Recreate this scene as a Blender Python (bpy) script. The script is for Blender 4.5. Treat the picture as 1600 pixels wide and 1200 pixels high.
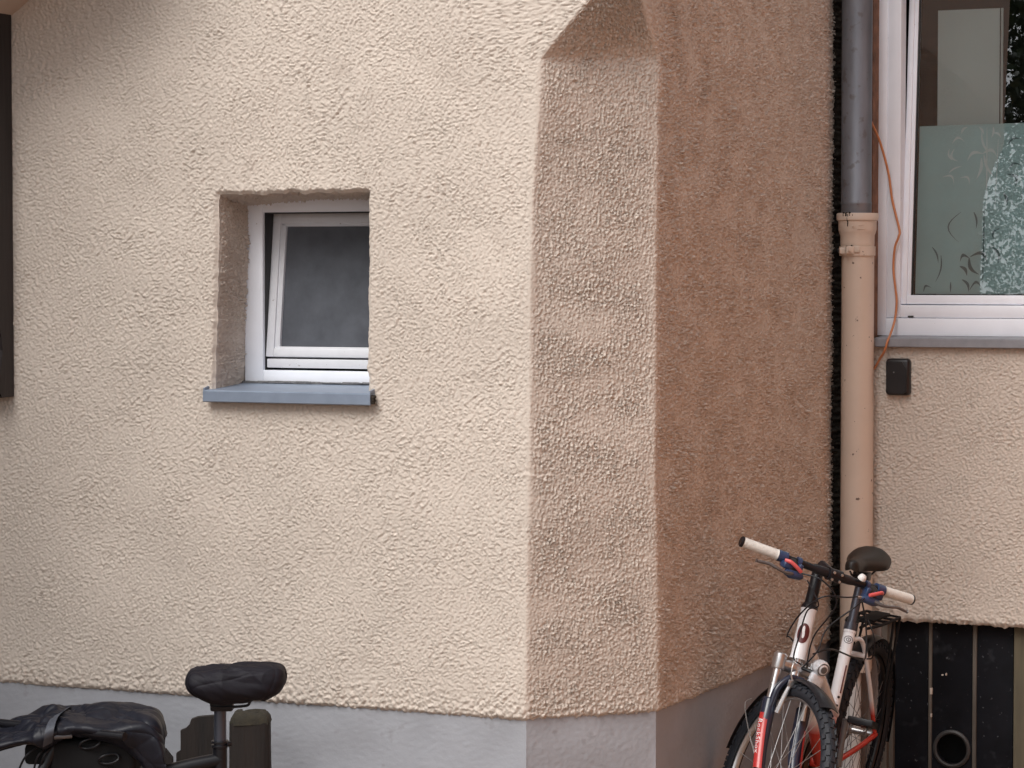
import bpy, bmesh, math, random
import numpy as np
from mathutils import Vector, Matrix
random.seed(7)
for o in list(bpy.data.objects): bpy.data.objects.remove(o)
SC = bpy.context.scene
COL = SC.collection
R = math.radians

# ---------------------------------------------------------------- camera
EYE = 1.99                       # eye height above the ground
FPX = 4200.0                     # focal length in photo pixels (1600 wide)
PITCH = math.atan(170 / FPX)     # the horizon lies at row 430
cd = bpy.data.cameras.new('camera'); cam = bpy.data.objects.new('camera', cd); COL.objects.link(cam)
cam.location = (0, 0, EYE); cam.rotation_euler = (math.pi / 2 - PITCH, 0, 0)
cd.sensor_width = 36; cd.lens = 36 * FPX / 1600; cd.clip_end = 1000; cd.clip_start = .05
SC.camera = cam
# ---------------------------------------------------------------- light
SUN_AZ = R(227)      # direction towards the light, from +X counter-clockwise (left, behind the camera)
SUN_EL = R(50)
w = bpy.data.worlds.new('World'); SC.world = w; w.use_nodes = True
nt = w.node_tree; bg = nt.nodes['Background']
sky = nt.nodes.new('ShaderNodeTexSky'); sky.sky_type = 'NISHITA'; sky.sun_disc = False
sky.sun_elevation = SUN_EL; sky.sun_rotation = (math.pi / 2 - SUN_AZ) % (2 * math.pi)
sky.dust_density = 4.0; sky.air_density = 1.0; sky.ozone_density = 1.0
hs = nt.nodes.new('ShaderNodeHueSaturation'); hs.inputs['Saturation'].default_value = .22
nt.links.new(sky.outputs[0], hs.inputs['Color']); nt.links.new(hs.outputs[0], bg.inputs[0])
bg.inputs[1].default_value = .11
sd = bpy.data.lights.new('sun', 'SUN'); sun = bpy.data.objects.new('sun', sd); COL.objects.link(sun)
sd.energy = 1.5; sd.angle = R(40); sd.color = (1.0, .965, .92)
sv = Vector((math.cos(SUN_EL) * math.cos(SUN_AZ), math.cos(SUN_EL) * math.sin(SUN_AZ), math.sin(SUN_EL)))
sun.rotation_euler = sv.to_track_quat('Z', 'Y').to_euler()
SC.view_settings.view_transform = 'Standard'; SC.view_settings.look = 'None'
SC.view_settings.exposure = .58; SC.view_settings.gamma = 1
SC.render.engine = 'CYCLES'
SC.cycles.max_bounces = 8; SC.cycles.transparent_max_bounces = 12

# ---------------------------------------------------------------- geometry of the place
TH = math.atan(FPX / 9400)
A = np.array([math.cos(TH), -math.sin(TH), 0]); B = np.array([math.sin(TH), math.cos(TH), 0]); UP = np.array([0, 0, 1.])
YC = 8.3
CP = np.array([170 / FPX * YC, YC, 0])                 # corner where the two outer walls would meet
DEP = (508 / FPX * YC - CP[0]) / (B[0] - 508 / FPX * B[1])   # length of the return wall
KP = CP + B * DEP                                      # inner corner
EYEP = np.array([0, 0, EYE])
def ray(px, py):
    f = np.array([0, math.cos(PITCH), -math.sin(PITCH)]); u = np.array([0, math.sin(PITCH), math.cos(PITCH)])
    return f * FPX + np.array([1., 0, 0]) * (px - 800) + u * (600 - py)
def on_plane(px, py, p0, n):
    d = ray(px, py); return EYEP + d * (np.dot(p0 - EYEP, n) / np.dot(d, n))
def pA(px, py, off=0.0):         # (u, z) on the front wall, off metres behind its face
    q = on_plane(px, py, CP + B * off, B) - CP; return float(q @ A), float(q[2])
def pC(px, py, off=0.0):
    q = on_plane(px, py, KP + B * off, B) - KP; return float(q @ A), float(q[2])
def pB(px, py):
    q = on_plane(px, py, CP, A) - CP; return float(q @ B), float(q[2])
def at(px, py, Y): return on_plane(px, py, np.array([0, Y, 0]), np.array([0, 1., 0]))
def WA(u, z, off=0.0): return CP + A * u + B * off + UP * z
def WC(u, z, off=0.0): return KP + A * u + B * off + UP * z

# ---------------------------------------------------------------- mesh helpers
class MB:
    def __init__(s): s.v = []; s.f = []
    def add(s, vs, fs):
        o = len(s.v); s.v += [tuple(float(c) for c in q) for q in vs]; s.f += [tuple(i + o for i in f) for f in fs]; return s
    def hexa(s, p):       # 8 corners: bottom ring 0-3, top ring 4-7
        return s.add(p, [(3, 2, 1, 0), (4, 5, 6, 7), (0, 1, 5, 4), (1, 2, 6, 5), (2, 3, 7, 6), (3, 0, 4, 7)])
    def obox(s, c, ax, ay, az, bev=0.0, seg=2):   # oriented box, half-extent vectors, bevelled
        c, ax, ay, az = map(np.asarray, (c, ax, ay, az))
        lx, ly, lz = [np.linalg.norm(q) for q in (ax, ay, az)]
        if bev <= 0:
            return s.hexa([c - ax - ay - az, c + ax - ay - az, c + ax + ay - az, c - ax + ay - az, c - ax - ay + az, c + ax - ay + az, c + ax + ay + az, c - ax + ay + az])
        bm = bmesh.new(); bmesh.ops.create_cube(bm, size=2)
        for v in bm.verts: v.co = (v.co.x * lx, v.co.y * ly, v.co.z * lz)
        bmesh.ops.bevel(bm, geom=bm.edges[:], offset=min(bev, lx * .95, ly * .95, lz * .95), segments=seg, profile=.5, affect='EDGES')
        m = np.array([ax / lx, ay / ly, az / lz])
        bm.verts.ensure_lookup_table(); bm.verts.index_update()
        s.add([c + np.array(v.co) @ m for v in bm.verts], [[v.index for v in f.verts] for f in bm.faces]); bm.free(); return s
    def tube(s, pts, rad, n=12, cap=True, closed=False, flat=None):
        pts = [np.asarray(q, float) for q in pts]; m = len(pts)
        if not hasattr(rad, '__len__'): rad = [rad] * m
        T = []
        for i in range(m):
            a = pts[(i - 1) % m] if (closed or i > 0) else pts[i]; b = pts[(i + 1) % m] if (closed or i < m - 1) else pts[i]
            t = b - a; T.append(t / (np.linalg.norm(t) + 1e-12))
        ref = np.array([0, 0, 1.]) if abs(T[0][2]) < .9 else np.array([1., 0, 0])
        N = np.cross(np.cross(T[0], ref), T[0]); N /= np.linalg.norm(N)
        vs = []
        for i in range(m):
            N = N - T[i] * (N @ T[i]); N /= np.linalg.norm(N); Bn = np.cross(T[i], N)
            for k in range(n):
                a = 2 * math.pi * k / n; fx = 1 if flat is None else flat
                vs.append(pts[i] + rad[i] * (math.cos(a) * N * fx + math.sin(a) * Bn))
        fs = []
        for i in range(m if closed else m - 1):
            j = (i + 1) % m
            for k in range(n): fs.append((i * n + k, i * n + (k + 1) % n, j * n + (k + 1) % n, j * n + k))
        if cap and not closed: fs += [tuple(range(n - 1, -1, -1)), tuple((m - 1) * n + k for k in range(n))]
        return s.add(vs, fs)
    def lathe(s, prof, c, ax, n=48, closed=False):    # prof: list of (radius, height along axis)
        c = np.asarray(c, float); ax = np.asarray(ax, float); ax /= np.linalg.norm(ax)
        ref = np.array([0, 0, 1.]) if abs(ax[2]) < .9 else np.array([1., 0, 0])
        X = np.cross(ref, ax); X /= np.linalg.norm(X); Y = np.cross(ax, X); m = len(prof)
        vs = [c + ax * h + r * (math.cos(2 * math.pi * k / n) * X + math.sin(2 * math.pi * k / n) * Y) for r, h in prof for k in range(n)]
        fs = [(i * n + k, i * n + (k + 1) % n, ((i + 1) % m) * n + (k + 1) % n, ((i + 1) % m) * n + k) for i in range(m if closed else m - 1) for k in range(n)]
        return s.add(vs, fs)
    def prism(s, poly, off):     # planar polygon (list of 3-D points) pushed along a vector
        p = [np.asarray(q, float) for q in poly]; n = len(p); off = np.asarray(off, float)
        return s.add(p + [q + off for q in p], [tuple(range(n - 1, -1, -1)), tuple(range(n, 2 * n))] + [(i, (i + 1) % n, n + (i + 1) % n, n + i) for i in range(n)])
    def xf(s, fn): s.v = [tuple(fn(np.array(q))) for q in s.v]; return s
    def build(s, name, mat, parent=None, smooth=35, link=True):
        me = bpy.data.meshes.new(name); me.from_pydata(s.v, [], s.f); return finish(name, me, mat, parent, smooth)
def finish(name, me, mat, parent=None, smooth=35):
    me.update()
    bm = bmesh.new(); bm.from_mesh(me); bmesh.ops.recalc_face_normals(bm, faces=bm.faces); bm.to_mesh(me); bm.free()
    if smooth:
        me.polygons.foreach_set('use_smooth', [True] * len(me.polygons)); me.set_sharp_from_angle(angle=R(smooth))
    o = bpy.data.objects.new(name, me); COL.objects.link(o); me.materials.append(mat)
    if parent is not None: o.parent = parent
    return o
def thing(name, label, cat, loc=(0, 0, 0), group=None, mw=None):
    o = bpy.data.objects.new(name, None); COL.objects.link(o)
    if mw is not None: o.matrix_world = mw
    else: o.location = loc
    o['label'] = label; o['category'] = cat
    if group: o['group'] = group
    return o
def tag(o, label, cat, group=None):
    o['label'] = label; o['category'] = cat
    if group: o['group'] = group
    return o
def struct(o): o['kind'] = 'structure'; return o
def smoothpath(pts, n=8):
    p = [np.asarray(q, float) for q in pts]; p = [2 * p[0] - p[1]] + p + [2 * p[-1] - p[-2]]; out = []
    for i in range(1, len(p) - 2):
        for k in range(n):
            t = k / n; a, b, c, d = p[i - 1], p[i], p[i + 1], p[i + 2]
            out.append(.5 * (2 * b + (c - a) * t + (2 * a - 5 * b + 4 * c - d) * t * t + (3 * b - a - 3 * c + d) * t ** 3))
    out.append(p[-2]); return out

# ---------------------------------------------------------------- materials
def mat(name, col, rough=.6, metal=0., var=.12, vscale=8., bump=0., bscale=60., spec=.5, col2=None, coat=0., stretch=None, dist=.004, detail=6.):
    m = bpy.data.materials.new(name); m.use_nodes = True; t = m.node_tree; p = t.nodes['Principled BSDF']
    tc = t.nodes.new('ShaderNodeTexCoord'); mp = t.nodes.new('ShaderNodeMapping'); t.links.new(tc.outputs['Object'], mp.inputs[0])
    if stretch: mp.inputs['Scale'].default_value = stretch
    nz = t.nodes.new('ShaderNodeTexNoise'); nz.inputs['Scale'].default_value = vscale; nz.inputs['Detail'].default_value = detail; nz.inputs['Roughness'].default_value = .62
    t.links.new(mp.outputs[0], nz.inputs['Vector'])
    cr = t.nodes.new('ShaderNodeValToRGB'); t.links.new(nz.outputs[0], cr.inputs[0])
    c2 = col2 or tuple(c * (1 - var) for c in col); c1 = col if col2 else tuple(min(1, c * (1 + var)) for c in col)
    cr.color_ramp.elements[0].position = .3; cr.color_ramp.elements[1].position = .7
    cr.color_ramp.elements[0].color = (*c2, 1); cr.color_ramp.elements[1].color = (*c1, 1)
    t.links.new(cr.outputs[0], p.inputs['Base Color'])
    rm = t.nodes.new('ShaderNodeMapRange'); rm.inputs[3].default_value = max(0, rough - .1); rm.inputs[4].default_value = min(1, rough + .1)
    t.links.new(nz.outputs[0], rm.inputs[0]); t.links.new(rm.outputs[0], p.inputs['Roughness'])
    p.inputs['Metallic'].default_value = metal; p.inputs['Specular IOR Level'].default_value = spec
    p.inputs['Coat Weight'].default_value = coat; p.inputs['Coat Roughness'].default_value = .12
    if bump:
        n2 = t.nodes.new('ShaderNodeTexNoise'); n2.inputs['Scale'].default_value = bscale; n2.inputs['Detail'].default_value = 5
        t.links.new(mp.outputs[0], n2.inputs['Vector'])
        b = t.nodes.new('ShaderNodeBump'); b.inputs['Strength'].default_value = bump; b.inputs['Distance'].default_value = dist
        t.links.new(n2.outputs[0], b.inputs['Height']); t.links.new(b.outputs[0], p.inputs['Normal'])
    return m
def add_specks(m, col, scale, thr, soft=.03, amount=1.0):     # small dirt spots over the colour that is there
    t = m.node_tree; p = t.nodes['Principled BSDF']; src = p.inputs['Base Color'].links[0].from_socket
    tc = t.nodes.new('ShaderNodeTexCoord')
    nz = t.nodes.new('ShaderNodeTexNoise'); nz.inputs['Scale'].default_value = scale; nz.inputs['Detail'].default_value = 3
    t.links.new(tc.outputs['Object'], nz.inputs['Vector'])
    mr = t.nodes.new('ShaderNodeMapRange'); mr.inputs[1].default_value = thr; mr.inputs[2].default_value = thr + soft; mr.inputs[4].default_value = amount
    t.links.new(nz.outputs[0], mr.inputs[0])
    mx = t.nodes.new('ShaderNodeMixRGB'); mx.inputs[2].default_value = (*col, 1); t.links.new(mr.outputs[0], mx.inputs[0]); t.links.new(src, mx.inputs[1])
    t.links.new(mx.outputs[0], p.inputs['Base Color']); return m
M = {}
M['plaster'] = mat('cream_plaster', (.614, .544, .480), .92, var=.05, vscale=2.2, bump=.35, bscale=260, spec=.15, dist=.002)
M['plinth'] = mat('grey_masonry_paint', (.355, .368, .402), .85, var=.08, vscale=4, bump=.3, bscale=130, spec=.2, dist=.0022)
add_specks(M['plinth'], (.20, .19, .19), 16, .64, .10, .45); add_specks(M['plaster'], (.40, .33, .28), 7, .66, .12, .28)
M['rawbase'] = mat('raw_concrete', (.27, .225, .205), .9, var=.18, vscale=7, bump=.5, bscale=70, spec=.15)
M['joint'] = mat('mossy_shadow_joint', (.070, .058, .048), .95, var=.7, vscale=55, bump=1., bscale=90, spec=.1, col2=(.012, .011, .010), dist=.01)  # moss and dirt tone that also holds the corner gap's shadow
M['white'] = mat('white_window_paint', (.84, .87, .94), .42, var=.04, vscale=6, spec=.4)
add_specks(M['white'], (.30, .25, .22), 52, .74, .03, .5)
M['oldwhite'] = mat('aged_white_paint', (.68, .69, .73), .5, var=.06, vscale=9, bump=.1, bscale=40, spec=.4)
add_specks(M['oldwhite'], (.25, .20, .17), 60, .70, .04, .5)
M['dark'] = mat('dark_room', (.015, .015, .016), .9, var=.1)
M['seal_shade'] = mat('rubber_seal_and_shade', (.02, .02, .021), .6)  # black rubber, also the painted shade in the small window's frame gap
M['sill'] = mat('coated_sill_metal', (.235, .285, .37), .42, metal=.25, var=.10, vscale=12, bump=.08, bscale=30)
M['sill2'] = mat('weathered_grey_sill_metal', (.25, .255, .28), .5, metal=.2, var=.15, vscale=14, bump=.1, bscale=40)
M['mortar'] = mat('grey_mortar', (.13, .13, .135), .95, var=.4, vscale=60, bump=.8, bscale=120)
M['zinc'] = mat('weathered_zinc', (.19, .205, .235), .48, metal=.45, var=.30, vscale=9, bump=.06, bscale=25, stretch=(1, 1, .25))
add_specks(M['zinc'], (.13, .12, .125), 26, .60, .09, .7)
M['pipe'] = mat('beige_pipe_paint', (.64, .53, .445), .42, var=.05, vscale=5, bump=.12, bscale=45, spec=.45)
add_specks(M['pipe'], (.10, .07, .055), 40, .70, .02, .9)
M['jambshade'] = mat('brown_reveal_shade', (.20, .105, .065), .9, var=.4, vscale=20, bump=.5, bscale=90)  # brown that carries the shade of the window reveal
M['wire'] = mat('orange_cable_sheath', (.56, .22, .10), .5, var=.12, vscale=14)
M['keybox'] = mat('black_plastic', (.011, .011, .013), .4, var=.2, vscale=30, bump=.03, bscale=300)
M['slab'] = mat('black_hatch_sheet', (.0085, .009, .012), .6, var=.4, vscale=6, bump=.15, bscale=14, spec=.10)
add_specks(M['slab'], (.11, .115, .125), 62, .685, .05, .7); add_specks(M['slab'], (.055, .06, .07), 9, .60, .14, .6)
M['batten'] = mat('weathered_hatch_wood', (.115, .10, .085), .85, var=.35, vscale=18, bump=.5, bscale=70, stretch=(1, 1, .12))
M['mosswood'] = mat('greenish_post_wood', (.100, .086, .058), .88, var=.35, vscale=14, bump=.5, bscale=60, stretch=(1, 1, .1))
M['timber'] = mat('dark_stained_timber', (.022, .017, .017), .6, var=.4, vscale=14, bump=.4, bscale=60, stretch=(1, 1, .12))
M['soffit'] = mat('painted_soffit_board', (.50, .42, .36), .7, var=.06, vscale=4, bump=.1, bscale=30)
M['fence'] = mat('dark_weathered_fence_wood', (.026, .019, .016), .85, var=.5, vscale=22, bump=.9, bscale=90, stretch=(1, 1, .08), col2=(.011, .009, .009))
M['fencetop'] = mat('mossy_end_grain', (.040, .034, .022), .95, var=.5, vscale=40, bump=.9, bscale=90, col2=(.018, .016, .012))
M['nylon'] = mat('black_rain_nylon', (.010, .011, .018), .46, var=.2, vscale=20, bump=.08, bscale=120, spec=.30)
M['nylon2'] = mat('black_cover_cloth', (.008, .007, .012), .66, var=.2, vscale=20, bump=.15, bscale=240, spec=.28)
M['strap'] = mat('grey_webbing', (.06, .067, .085), .6, var=.1, vscale=80, bump=.3, bscale=400)
M['post'] = mat('anodised_seat_post', (.075, .082, .105), .33, metal=.55, var=.1)
M['blackpaint'] = mat('satin_black_paint', (.009, .009, .012), .36, var=.2, vscale=20, spec=.35)
M['matt'] = mat('matt_black_plastic', (.012, .012, .013), .85, var=.2, spec=.2)
M['rubber'] = mat('tyre_rubber', (.016, .018, .024), .6, var=.25, vscale=30, bump=.1, bscale=150, spec=.35)
M['alu'] = mat('brushed_aluminium', (.56, .56, .57), .30, metal=.9, var=.12, vscale=14)
M['steel'] = mat('spoke_steel', (.50, .50, .50), .35, metal=.85, var=.1)
M['navy'] = mat('navy_fork_enamel', (.017, .022, .042), .30, var=.15, spec=.5, coat=.3)
M['red'] = mat('red_enamel', (.42, .030, .028), .32, var=.08, coat=.3)
M['pink'] = mat('red_shift_lever_plastic', (.60, .10, .10), .35, var=.06)
M['blue'] = mat('blue_lever_paint', (.020, .042, .105), .32, var=.12, coat=.3)
M['grip'] = mat('white_rubber_grip', (.66, .645, .61), .7, var=.07, vscale=50, bump=.6, bscale=110, dist=.003)
M['gunmetal'] = mat('worn_lever_metal', (.16, .155, .16), .38, metal=.7, var=.2)
M['saddle'] = mat('worn_black_saddle_vinyl', (.013, .011, .010), .44, var=.35, vscale=16, bump=.1, bscale=200)
M['badge'] = mat('maroon_badge', (.10, .018, .020), .4, var=.1)
M['letter'] = mat('white_decal', (.78, .76, .77), .4, var=.02)
M['clear'] = mat('clear_reflector_plastic', (.62, .62, .65), .12, metal=.35, var=.15, vscale=60, bump=.5, bscale=110)
M['chain'] = mat('brown_rusty_chainring', (.075, .045, .030), .6, metal=.4, var=.4, vscale=40)
M['guardwhite'] = mat('white_plastic', (.70, .69, .68), .4, var=.04)
M['asphalt'] = mat('brown_paving', (.25, .165, .115), .9, var=.2, vscale=3, bump=.4, bscale=60)
M['bark'] = mat('bark', (.07, .055, .042), .9, var=.4, vscale=12, bump=.8, bscale=40)
M['leaf'] = mat('green_leaf', (.055, .085, .028), .55, var=.4, vscale=2.0)
M['bounce'] = mat('terracotta_bounce_paint', (.76, .30, .11), .9, var=.06, vscale=3)  # warm colour of the added right wing, bounced onto the return wall
M['roof'] = mat('roof_tile', (.17, .085, .06), .8, var=.2, vscale=5)
M['blind'] = mat('pale_blind_cloth', (.93, .98, .96), .8, var=.02, vscale=3)
M['film'] = mat('frosted_window_film', (.66, .80, .80), .55, var=.05, vscale=5)
M['filmpale'] = mat('pale_film_print', (.95, .98, .97), .55, var=.05)
M['filmdark'] = mat('dark_film_print', (.20, .26, .27), .55, var=.08)
# white frame paint that fades to red towards the bottom bracket
def frame_paint():
    m = mat('white_red_frame_paint', (.80, .80, .83), .25, var=.03, coat=.5); t = m.node_tree; p = t.nodes['Principled BSDF']
    src = p.inputs['Base Color'].links[0].from_socket
    tc = t.nodes.new('ShaderNodeTexCoord'); sx = t.nodes.new('ShaderNodeSeparateXYZ'); t.links.new(tc.outputs['Object'], sx.inputs[0])
    mr = t.nodes.new('ShaderNodeMapRange'); mr.inputs[1].default_value = .475; mr.inputs[2].default_value = .415; t.links.new(sx.outputs[2], mr.inputs[0])
    mx = t.nodes.new('ShaderNodeMixRGB'); mx.inputs[2].default_value = (.50, .035, .022, 1)
    t.links.new(mr.outputs[0], mx.inputs[0]); t.links.new(src, mx.inputs[1]); t.links.new(mx.outputs[0], p.inputs['Base Color']); return m
M['frame'] = frame_paint()
def glass(name, tint, refl):
    m = bpy.data.materials.new(name); m.use_nodes = True; t = m.node_tree; t.nodes.clear()
    o = t.nodes.new('ShaderNodeOutputMaterial'); tr = t.nodes.new('ShaderNodeBsdfTransparent'); tr.inputs[0].default_value = (*tint, 1)
    gl = t.nodes.new('ShaderNodeBsdfGlossy'); gl.inputs['Roughness'].default_value = .0; gl.inputs[0].default_value = (.94, .97, 1, 1)
    fr = t.nodes.new('ShaderNodeFresnel'); fr.inputs[0].default_value = refl
    nz = t.nodes.new('ShaderNodeTexNoise'); nz.inputs['Scale'].default_value = 5; tc = t.nodes.new('ShaderNodeTexCoord'); t.links.new(tc.outputs['Object'], nz.inputs['Vector'])
    b = t.nodes.new('ShaderNodeBump'); b.inputs['Strength'].default_value = .02; b.inputs['Distance'].default_value = .001; t.links.new(nz.outputs[0], b.inputs['Height']); t.links.new(b.outputs[0], gl.inputs['Normal'])
    mx = t.nodes.new('ShaderNodeMixShader'); t.links.new(fr.outputs[0], mx.inputs[0]); t.links.new(tr.outputs[0], mx.inputs[1]); t.links.new(gl.outputs[0], mx.inputs[2]); t.links.new(mx.outputs[0], o.inputs[0])
    return m
M['glass'] = glass('window_glass', (.95, .985, .97), 2.3)
M['cathedral'] = mat('frosted_dark_glass', (.088, .095, .112), .34, var=.18, vscale=14, bump=.25, bscale=260, spec=.5, dist=.0006)

# ---------------------------------------------------------------- plaster fields
rng = np.random.default_rng(11)
def grf(nz, ns, dz, ds, lz, ls, ang=0., bw=.45):
    """band-passed random field, wavelengths lz x ls (turned by ang), unit spread"""
    kz = np.fft.fftfreq(nz, dz)[:, None]; ks = np.fft.rfftfreq(ns, ds)[None, :]
    c, s_ = math.cos(ang), math.sin(ang)
    k = np.sqrt(((ks * c + kz * s_) * ls) ** 2 + ((-ks * s_ + kz * c) * lz) ** 2) + 1e-9
    f = np.exp(-(np.log(k) / bw) ** 2 / 2) / (1 + .0 * k)
    a = np.fft.irfft2(np.fft.rfft2(rng.standard_normal((nz, ns))) * f, s=(nz, ns)); return a / a.std()
def steepen(n, k):       # lower flanks become ledges; k in grid rows
    nz, ns = n.shape; h = n.copy(); r = np.arange(nz)[:, None]; c = np.arange(ns)[None, :]
    for _ in range(3):
        q = np.clip(r + k * h, 0, nz - 1.001); i = q.astype(int); t = q - i
        h = n[i, c] * (1 - t) + n[i + 1, c] * t
    return h
def sstep(x, a, b): t = np.clip((x - a) / (b - a), 0, 1); return t * t * (3 - 2 * t)
def plaster(nz, ns, dz, ds, kind):
    big = grf(nz, ns, dz, ds, .22, .30); und = grf(nz, ns, dz, ds, .6, .8)
    fine = grf(nz, ns, dz, ds, .0085, .010, bw=.30)
    if kind == 'front':
        h1 = grf(nz, ns, dz, ds,   .0140, .034, bw=.34); h2 = grf(nz, ns, dz, ds, .0118, .022, -.4, bw=.34); h3 = grf(nz, ns, dz, ds, .0118, .021, .2, bw=.34)
        m1 = sstep(grf(nz, ns, dz, ds, .40, .5), -.5, .5); m2 = sstep(grf(nz, ns, dz, ds, .3, .3), -.5, .5)
        n = h1 * np.sqrt(m1) + np.sqrt(1 - m1) * (h2 * np.sqrt(m2) + h3 * np.sqrt(1 - m2))
        n = steepen(n, .0034 / dz) + .62 * steepen(grf(nz, ns, dz, ds, .0092, .014, bw=.28), .0018 / dz)
        return n * .00185 * np.clip(1 + .11 * big, .7, 1.3) + fine * .0004 + und * .0016
    if kind == 'return':
        n = steepen(grf(nz, ns, dz, ds, .0185, .021, bw=.5), .0036 / dz) + .40 * grf(nz, ns, dz, ds, .011, .015, bw=.3)
        return n * .0047 * np.clip(1 + .2 * big, .5, 1.5) + und * .0016
    h1 = grf(nz, ns, dz, ds, .0175, .0175, bw=.5); h2 = grf(nz, ns, dz, ds, .0165, .0145, .9, bw=.5)
    m1 = sstep(grf(nz, ns, dz, ds, .3, .3), -.6, .6); n = steepen(h1 * np.sqrt(m1) + h2 * np.sqrt(1 - m1), .0034 / dz) + .25 * grf(nz, ns, dz, ds, .010, .010, bw=.3)
    return n * .0031 * np.clip(1 + .2 * big, .5, 1.5) + fine * .0006 + und * .0016
def grid_mesh(name, P, mt, parent, keep=None):
    nz, ns = P.shape[:2]; idx = np.arange(nz * ns).reshape(nz, ns)
    q = np.stack([idx[:-1, :-1], idx[:-1, 1:], idx[1:, 1:], idx[1:, :-1]], -1)
    q = q[keep] if keep is not None else q.reshape(-1, 4)
    me = bpy.data.meshes.new(name); me.vertices.add(nz * ns); me.vertices.foreach_set('co', P.astype(np.float32).ravel())
    n = len(q); me.loops.add(n * 4); me.loops.foreach_set('vertex_index', q.astype(np.int32).ravel())
    me.polygons.add(n); me.polygons.foreach_set('loop_start', np.arange(0, n * 4, 4, dtype=np.int32))
    me.polygons.foreach_set('use_smooth', np.ones(n, bool)); me.update(calc_edges=True); me.validate()
    me.materials.append(mt); o = bpy.data.objects.new(name, me); COL.objects.link(o); o.parent = parent; return o
def lin(*segs):      # joined linspaces, (a, b, step) each
    out = []
    for i, (a, b, d) in enumerate(segs):
        x = np.linspace(a, b, max(2, int(round(abs(b - a) / d)) + 1)); out.append(x if i == 0 else x[1:])
    return np.concatenate(out)

# ---------------------------------------------------------------- the house
house = thing('house', 'cream roughcast house corner with chamfered edge, grey plinth and two windows', 'house', tuple(CP))
HB = np.array(CP)
def HMB(): return MB()
class Local(MB): pass
def part(mb, name, mt, parent=None, smooth=35):     # world-coordinates mesh -> child of the house
    mb.xf(lambda q: q - HB); return mb.build(name, mt, parent or house, smooth)
zP = .5 * (pA(820, 1128)[1] + pA(410, 1095)[1])                  # lower edge of the plaster
zTop = pC(1480, -40)[1]
# opening of the small window
uL0, uR0 = pA(337.5, 450)[0], pA(574, 450)[0]
zb0, zt0 = pA(460, 613)[1], pA(460, 302)[1]
# depth of its frame behind the wall face, from the width of the left reveal
q0 = WA(uL0, 0); kx = (383.5 - 800) / FPX
dW = (kx * q0[1] - q0[0]) / (B[0] - kx * B[1])
def c_left(z):
    pts = [pA(820, 1128), pA(827, 740), pA(831, 320), pA(846, 90), pA(921, 0), pA(972, -75)]
    zs = [p[1] for p in pts]; us = [-p[0] for p in pts]; us[-1] = .02
    return np.interp(z, zs, us)
def c_right(z):
    pts = [pB(1030, 1115), pB(1024, 740), pB(1026, 320), pB(1030, 90), pB(1004, 0), pB(978, -75)]
    zs = [p[1] for p in pts]; us = [p[0] for p in pts]; us[-1] = .02
    return np.interp(z, zs, us)
ST = .0034
Z = lin((zP, zb0, ST), (zb0, zt0, ST), (zt0, zTop, ST)); nz = len(Z)
uFar = pA(-60, 600)[0]; u1 = -.50
UA = lin((uFar, uL0, ST), (uL0, uR0, ST), (uR0, u1, ST)); nA1 = len(UA); nA2 = 60; nC = 130; nB = 470
vEnd = pB(1306.5, 600)[0]
rows = []
P = np.zeros((nz, nA1 + nA2 + nC + nB, 3))
for i, z in enumerate(Z):
    cl, cr = float(c_left(z)), float(c_right(z))
    t2 = np.linspace(u1, -cl, nA2 + 1)[1:]
    a = np.concatenate([UA, t2]); pa = CP[None] + A[None] * a[:, None]
    s = np.linspace(0, 1, nC + 1)[1:, None]; pc = (CP - A * cl)[None] * (1 - s) + (CP + B * cr)[None] * s
    v = np.linspace(cr, vEnd, nB + 1)[1:]; pb = CP[None] + B[None] * v[:, None]
    P[i] = np.concatenate([pa, pc, pb]); P[i, :, 2] = z
# soften the arrises, sideways and up the chamfer stop
def blur(X, axis, it):
    for _ in range(it):
        Y = X.copy(); sl = [slice(None)] * 3; lo = sl.copy(); hi = sl.copy(); mid = sl.copy()
        mid[axis] = slice(1, -1); lo[axis] = slice(0, -2); hi[axis] = slice(2, None)
        Y[tuple(mid)] = .25 * X[tuple(lo)] + .5 * X[tuple(mid)] + .25 * X[tuple(hi)]; X = Y
    return X
j0, j1 = nA1 - 2, P.shape[1]
Pb = blur(blur(P[:, j0:, :2], 1, 5), 0, 4)
wgt = np.ones(Pb.shape[1]); wgt[:6] = np.linspace(0, 1, 6); wgt[-6:] = np.linspace(1, 0, 6)
P[:, j0:, :2] = P[:, j0:, :2] * (1 - wgt[None, :, None]) + Pb * wgt[None, :, None]
def normals(P):
    N = np.cross(np.gradient(P, axis=1), np.gradient(P, axis=0)); return N / (np.linalg.norm(N, axis=2, keepdims=True) + 1e-12)
Nn = normals(P)
nAt = nA1 + nA2
Hh = np.zeros(P.shape[:2])
hA = plaster(nz, nAt, ST, ST, 'front'); hC = plaster(nz, nC, ST, .0036, 'side'); hB = plaster(nz, nB, ST, .0043, 'return')
Hh[:, :nAt] = hA; Hh[:, nAt:nAt + nC] = hC; Hh[:, nAt + nC:] = hB
def seam(H, j, n=16):      # let two fields run into one another
    for k in range(n): wl = .5 - .5 * k / n; H[:, j - 1 - k] = H[:, j - 1 - k] * (1 - wl) + H[:, min(j + k, H.shape[1] - 1)] * wl
Hh[:, nAt + nC:] *= (1 - .75 * sstep(np.arange(nB), nB - 26, nB - 2))[None, :]
zst_ = pA(846, 90)[1]; Hh[:, nAt - 20:nAt + nC] *= 1 + .8 * sstep(Z, zst_ + .01, zst_ + .05)[:, None]
seam(Hh, nAt); seam(Hh, nAt + nC)
for j_ in (nAt, nAt + nC): Hh *= (1 - .6 * np.exp(-((np.arange(P.shape[1]) - j_) / 5.) ** 2))[None, :]
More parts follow.
